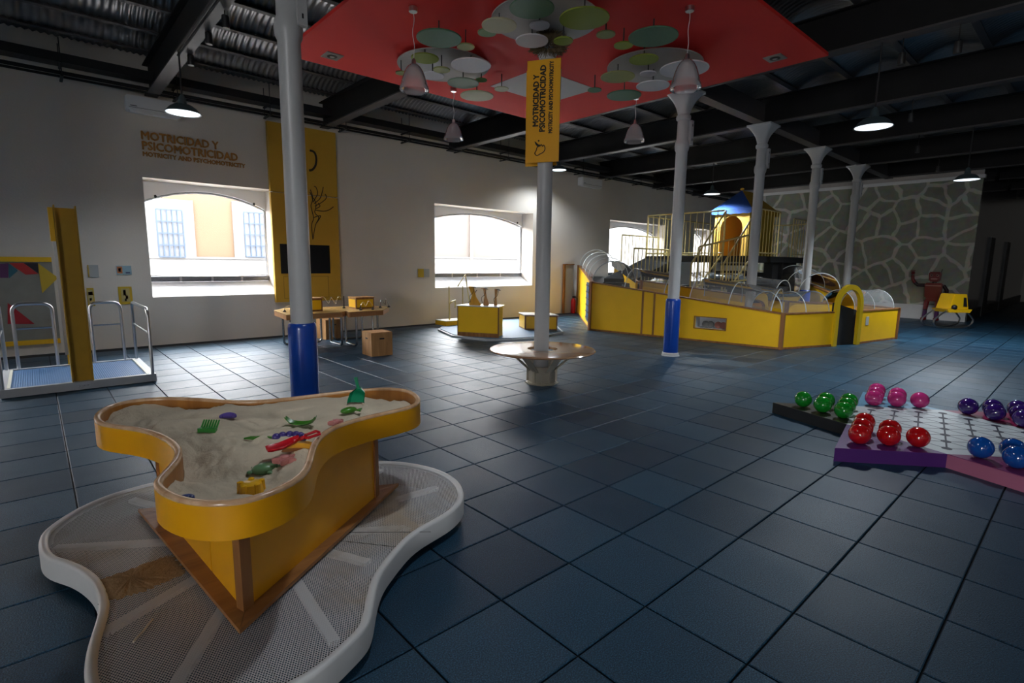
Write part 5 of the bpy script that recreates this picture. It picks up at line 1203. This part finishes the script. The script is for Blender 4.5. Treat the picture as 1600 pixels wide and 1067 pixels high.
# niche toys
for k, (u, lb) in enumerate(((1097, 'small grey wheel toy at the left of the maze niche'), (1117, 'small reddish wheel toy in the middle of the maze niche'))):
    s_, z_ = s_of(u, 522); P = B_+dBC*s_-nBC*-.18+vec(0, 0, .3005); tt = thing('niche_toy', lb, 'toy', P)
    cm = mat('toy_wheel_%d' % k, ((.20, .20, .20), (.32, .12, .09))[k], .5)
    for j in range(2): 
        mb = MB().lathe([(.02, -.02), (.075, -.015), (.075, .015), (.02, .02)], (0, 0, 0), 16); R = Matrix.Rotation(math.pi/2, 3, 'X'); mb.v = [Matrix.Rotation(math.atan2(dBC.y, dBC.x), 3, 'Z')@(R@v)+P+dBC*(.11*j)+vec(0,0,.076) for v in mb.v]; mb.build('wheel', cm, tt, smooth=True)
    MB().tube([P+vec(0,0,.076), P+dBC*.11+vec(0,0,.076)], .012, 6).build('axle', WD, tt)

# playhouse on the deck
hx0, hx1, hy0, hy1 = 15.6, 17.35, 7.05, 8.10; hz0, hz1 = DZ+.002, 3.32
t = thing('playhouse', 'little yellow playhouse with a blue and yellow cloth roof on the maze deck', 'playhouse', ((hx0+hx1)/2, (hy0+hy1)/2, hz0))
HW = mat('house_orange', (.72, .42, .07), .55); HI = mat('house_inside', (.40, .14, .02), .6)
# front wall with an arched opening
yc = (hy0+hy1)/2; wv_, zs_ = .34, 2.75
left = [(hy1, hz0), (hy1, hz1), (yc, hz1)]; arch = [(yc+wv_*math.cos(a), zs_+wv_*1.1*math.sin(a)) for a in [math.pi/2*k/8 for k in range(8, -1, -1)]]
polyL = [(hy1, hz0), (hy1, hz1), (yc, hz1)]+arch+[(yc+wv_, hz0)]; polyR = [(2*yc-y, z) for y, z in polyL]
for pp in (polyL, polyR): MB().plate([(hx0, y, z) for y, z in pp], (.03, 0, 0)).build('front_wall', HW, t)
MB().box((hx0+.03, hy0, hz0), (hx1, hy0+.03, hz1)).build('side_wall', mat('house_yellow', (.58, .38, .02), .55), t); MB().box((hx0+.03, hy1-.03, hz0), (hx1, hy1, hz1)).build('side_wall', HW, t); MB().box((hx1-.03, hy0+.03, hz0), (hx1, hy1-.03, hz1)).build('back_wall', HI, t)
MB().box((hx0+.03, hy0+.032, hz0), (hx1-.03, hy1-.032, hz0+.01)).build('floor_board', HI, t)
ap = [vec((hx0+hx1)/2-.35, yc, 3.92), vec((hx0+hx1)/2+.35, yc, 3.92)]; o_ = .08; ev = hz1
c1, c2, c3, c4 = vec(hx0-o_, hy0-o_, ev), vec(hx1+o_, hy0-o_, ev), vec(hx1+o_, hy1+o_, ev), vec(hx0-o_, hy1+o_, ev)
dn = vec(0, 0, -.14)
def roofp(pts, m_, nm='roof_cloth'): MB().plate(pts, (0, 0, -.012)).build(nm, m_, t)
roofp([c4, c1, ap[0]], CLOTHB); roofp([c1, c2, ap[1], ap[0]], CLOTHY); roofp([c2, c3, ap[1]], CLOTHB); roofp([c3, c4, ap[0], ap[1]], CLOTHY)
for p_, q_, m_ in ((c4, c1, CLOTHB), (c1, c2, CLOTHY), (c2, c3, CLOTHB), (c3, c4, CLOTHY)):
    n__ = 10; mb = MB(); vv = [p_+(q_-p_)*k/n__ for k in range(n__+1)]; low_ = [v+vec(0,0,-.13-.02*(k % 2)) for k, v in enumerate(vv)]; dd = (q_-p_).normalized(); nn_ = vec(dd.y, -dd.x)*.004
    mb.add(vv+low_+[v+nn_ for v in vv]+[v+nn_ for v in low_], [(k, k+1, n__+2+k, n__+1+k) for k in range(n__)]+[(2*n__+2+k, 3*n__+3+k, 3*n__+4+k, 2*n__+3+k) for k in range(n__)]); mb.build('valance', m_, t)
MB().ball(ap[0]+vec(0,0,.03), .06, sz=.6, k=10, m=6).build('knot', CLOTHY, t, smooth='all')

# ============================================================ ROBOT FIGURE AND ROCKING BOX
p = Vector((21.25, 0, 0)); g = at_x(1453, 497, 21.3); bx_, by_ = 21.3, g.y
t = thing('robot_figure', 'red life-size toy robot waving one arm in front of the mural', 'robot figure', (bx_, by_, 0))
RR = mat('robot_red', (.20, .006, .008), .35, coat=.3); RD = mat('robot_dark', (.03, .01, .012), .4); RL = mat('robot_light', (.45, .20, .18), .4)
s = Vector((0, -1, 0)); f = Vector((-1, 0, 0)); z = Vector((0, 0, 1)); c = Vector((bx_, by_, 0)); sc = 1.0
P = lambda a, b, h: c+s*a+f*b+z*h
def fr(a0, a1, b0, b1, h0, h1, k=.85): return MB().plate([P(a0*k, b0, h0), P(a1*k, b0, h0), P(a1, b0, h1), P(a0, b0, h1)], f*(b1-b0))
fr(-.23, .23, -.12, .12, .72, 1.20).build('torso', RR, t, bevel=.03); fr(-.17, .17, -.10, .10, .62, .72).build('pelvis', RR, t, bevel=.02)
fr(-.20, .20, -.005, .005, 1.10, 1.13, 1).build('chest_band', RL, t).location += Vector((-.125, 0, 0))
hd = fr(-.16, .16, -.12, .12, 1.24, 1.55).build('head', RR, t, bevel=.03); MB().tube([P(0, 0, 1.18), P(0, 0, 1.25)], .06, 10).build('neck', RD, t)
for a in (-.075, .075): MB().ball(P(a, .12, 1.44), .045, k=12, m=8).build('eye', RL, hd); MB().ball(P(a, .155, 1.44), .02, k=8, m=6).build('pupil', BLACK, hd)
MB().obox(P(-.08, .118, 1.31), s*.16, f*.01, z*.035).build('mouth', RL, hd); MB().tube([P(.14, 0, 1.53), P(.16, 0, 1.64)], .012, 6).build('antenna', RD, hd)
for a in (-.12, .12):
    lg = MB().tube([P(a*1.1, 0, .66), P(a*1.25, .02, .36)], [.075, .06], 10).build('thigh', RR, t, smooth=True); MB().ball(P(a*1.25, .02, .35), .06, k=10, m=8).build('knee', RD, lg)
    sh_ = MB().tube([P(a*1.25, .02, .35), P(a*1.3, .0, .09)], [.055, .065], 10).build('shin', mat('robot_violet', (.09, .02, .10), .4), t, smooth=True); MB().ball(P(a*1.35, .05, .055), .085, sx=1.2, sz=.62, k=12, m=8).build('foot', RR, t, smooth='all')
MB().tube([P(-.24, 0, 1.12), P(-.42, .02, 1.12), P(-.50, .02, 1.20)], [.055, .05, .05], 10).build('upper_arm', RD, t, smooth=True); MB().tube([P(-.50, .02, 1.20), P(-.56, .04, 1.30), P(-.575, .05, 1.44)], [.05, .045, .04], 10).build('forearm', RR, t, smooth=True)
hn = MB().ball(P(-.575, .05, 1.50), .05, sx=.5, k=10, m=8).build('hand', RR, t, smooth='all')
for k in range(4): MB().tube([P(-.605+.02*k, .05, 1.53), P(-.62+.03*k, .06, 1.575), P(-.63+.036*k, .06, 1.615-.01*abs(k-1.5))], .009, 6).build('finger', RR, hn)
MB().tube([P(-.55, .05, 1.49), P(-.515, .06, 1.52)], .01, 6).build('finger', RR, hn)
MB().tube([P(.24, 0, 1.12), P(.34, .02, .98), P(.36, .08, .86)], [.055, .05, .045], 10).build('upper_arm', RD, t, smooth=True); MB().ball(P(.36, .10, .80), .05, k=10, m=8).build('hand', RL, t, smooth='all')
# yellow box slung in a steel rocker frame
g = at_z(1482, 512, 0); t = thing('rocking_box', 'yellow tapered box hung in a bent steel tube frame beside the robot', 'exhibit', (g.x, g.y, 0))
c = Vector((g.x, g.y, 0)); s = Vector((CR.x, CR.y, 0)).normalized(); f = Vector((-CF.x, -CF.y, 0)).normalized(); k_ = depth(g)/FPX
W2 = lambda u, v, b=0: c+s*((u-1482)*k_)+f*b+z*((512-v)*k_)
for b in (-.22, .22):
    MB().tube(spline([W2(1475, 479, b), W2(1458, 490, b), W2(1448, 500, b), W2(1451, 508, b), W2(1462, 511, b), W2(1485, 511, b), W2(1502, 508, b), W2(1508, 500, b), W2(1505, 494, b), W2(1497, 486, b)], 40, False), .022, 8).build('tube_frame', STEEL, t, smooth=True)
bx2 = [W2(1474, 459), W2(1493, 459), W2(1498, 482), W2(1468, 482)]
MB().plate([p-f*.24 for p in bx2], f*.48).build('box', YEL, t, bevel=.01); MB().plate([p+f*.245 for p in (W2(1488, 464), W2(1492, 464), W2(1495, 478), W2(1489, 478))], f*.004).build('side_recess', BLACK, t)
MB().plate([p-f*.28 for p in (W2(1464, 482), W2(1502, 482), W2(1499, 487), W2(1467, 487))], f*.56).build('base_tray', YEL, t)
for b in (-.25, .25): MB().ball(W2(1475, 479, b), .075, k=12, m=8).build('hub', BLACK, t, smooth='all')
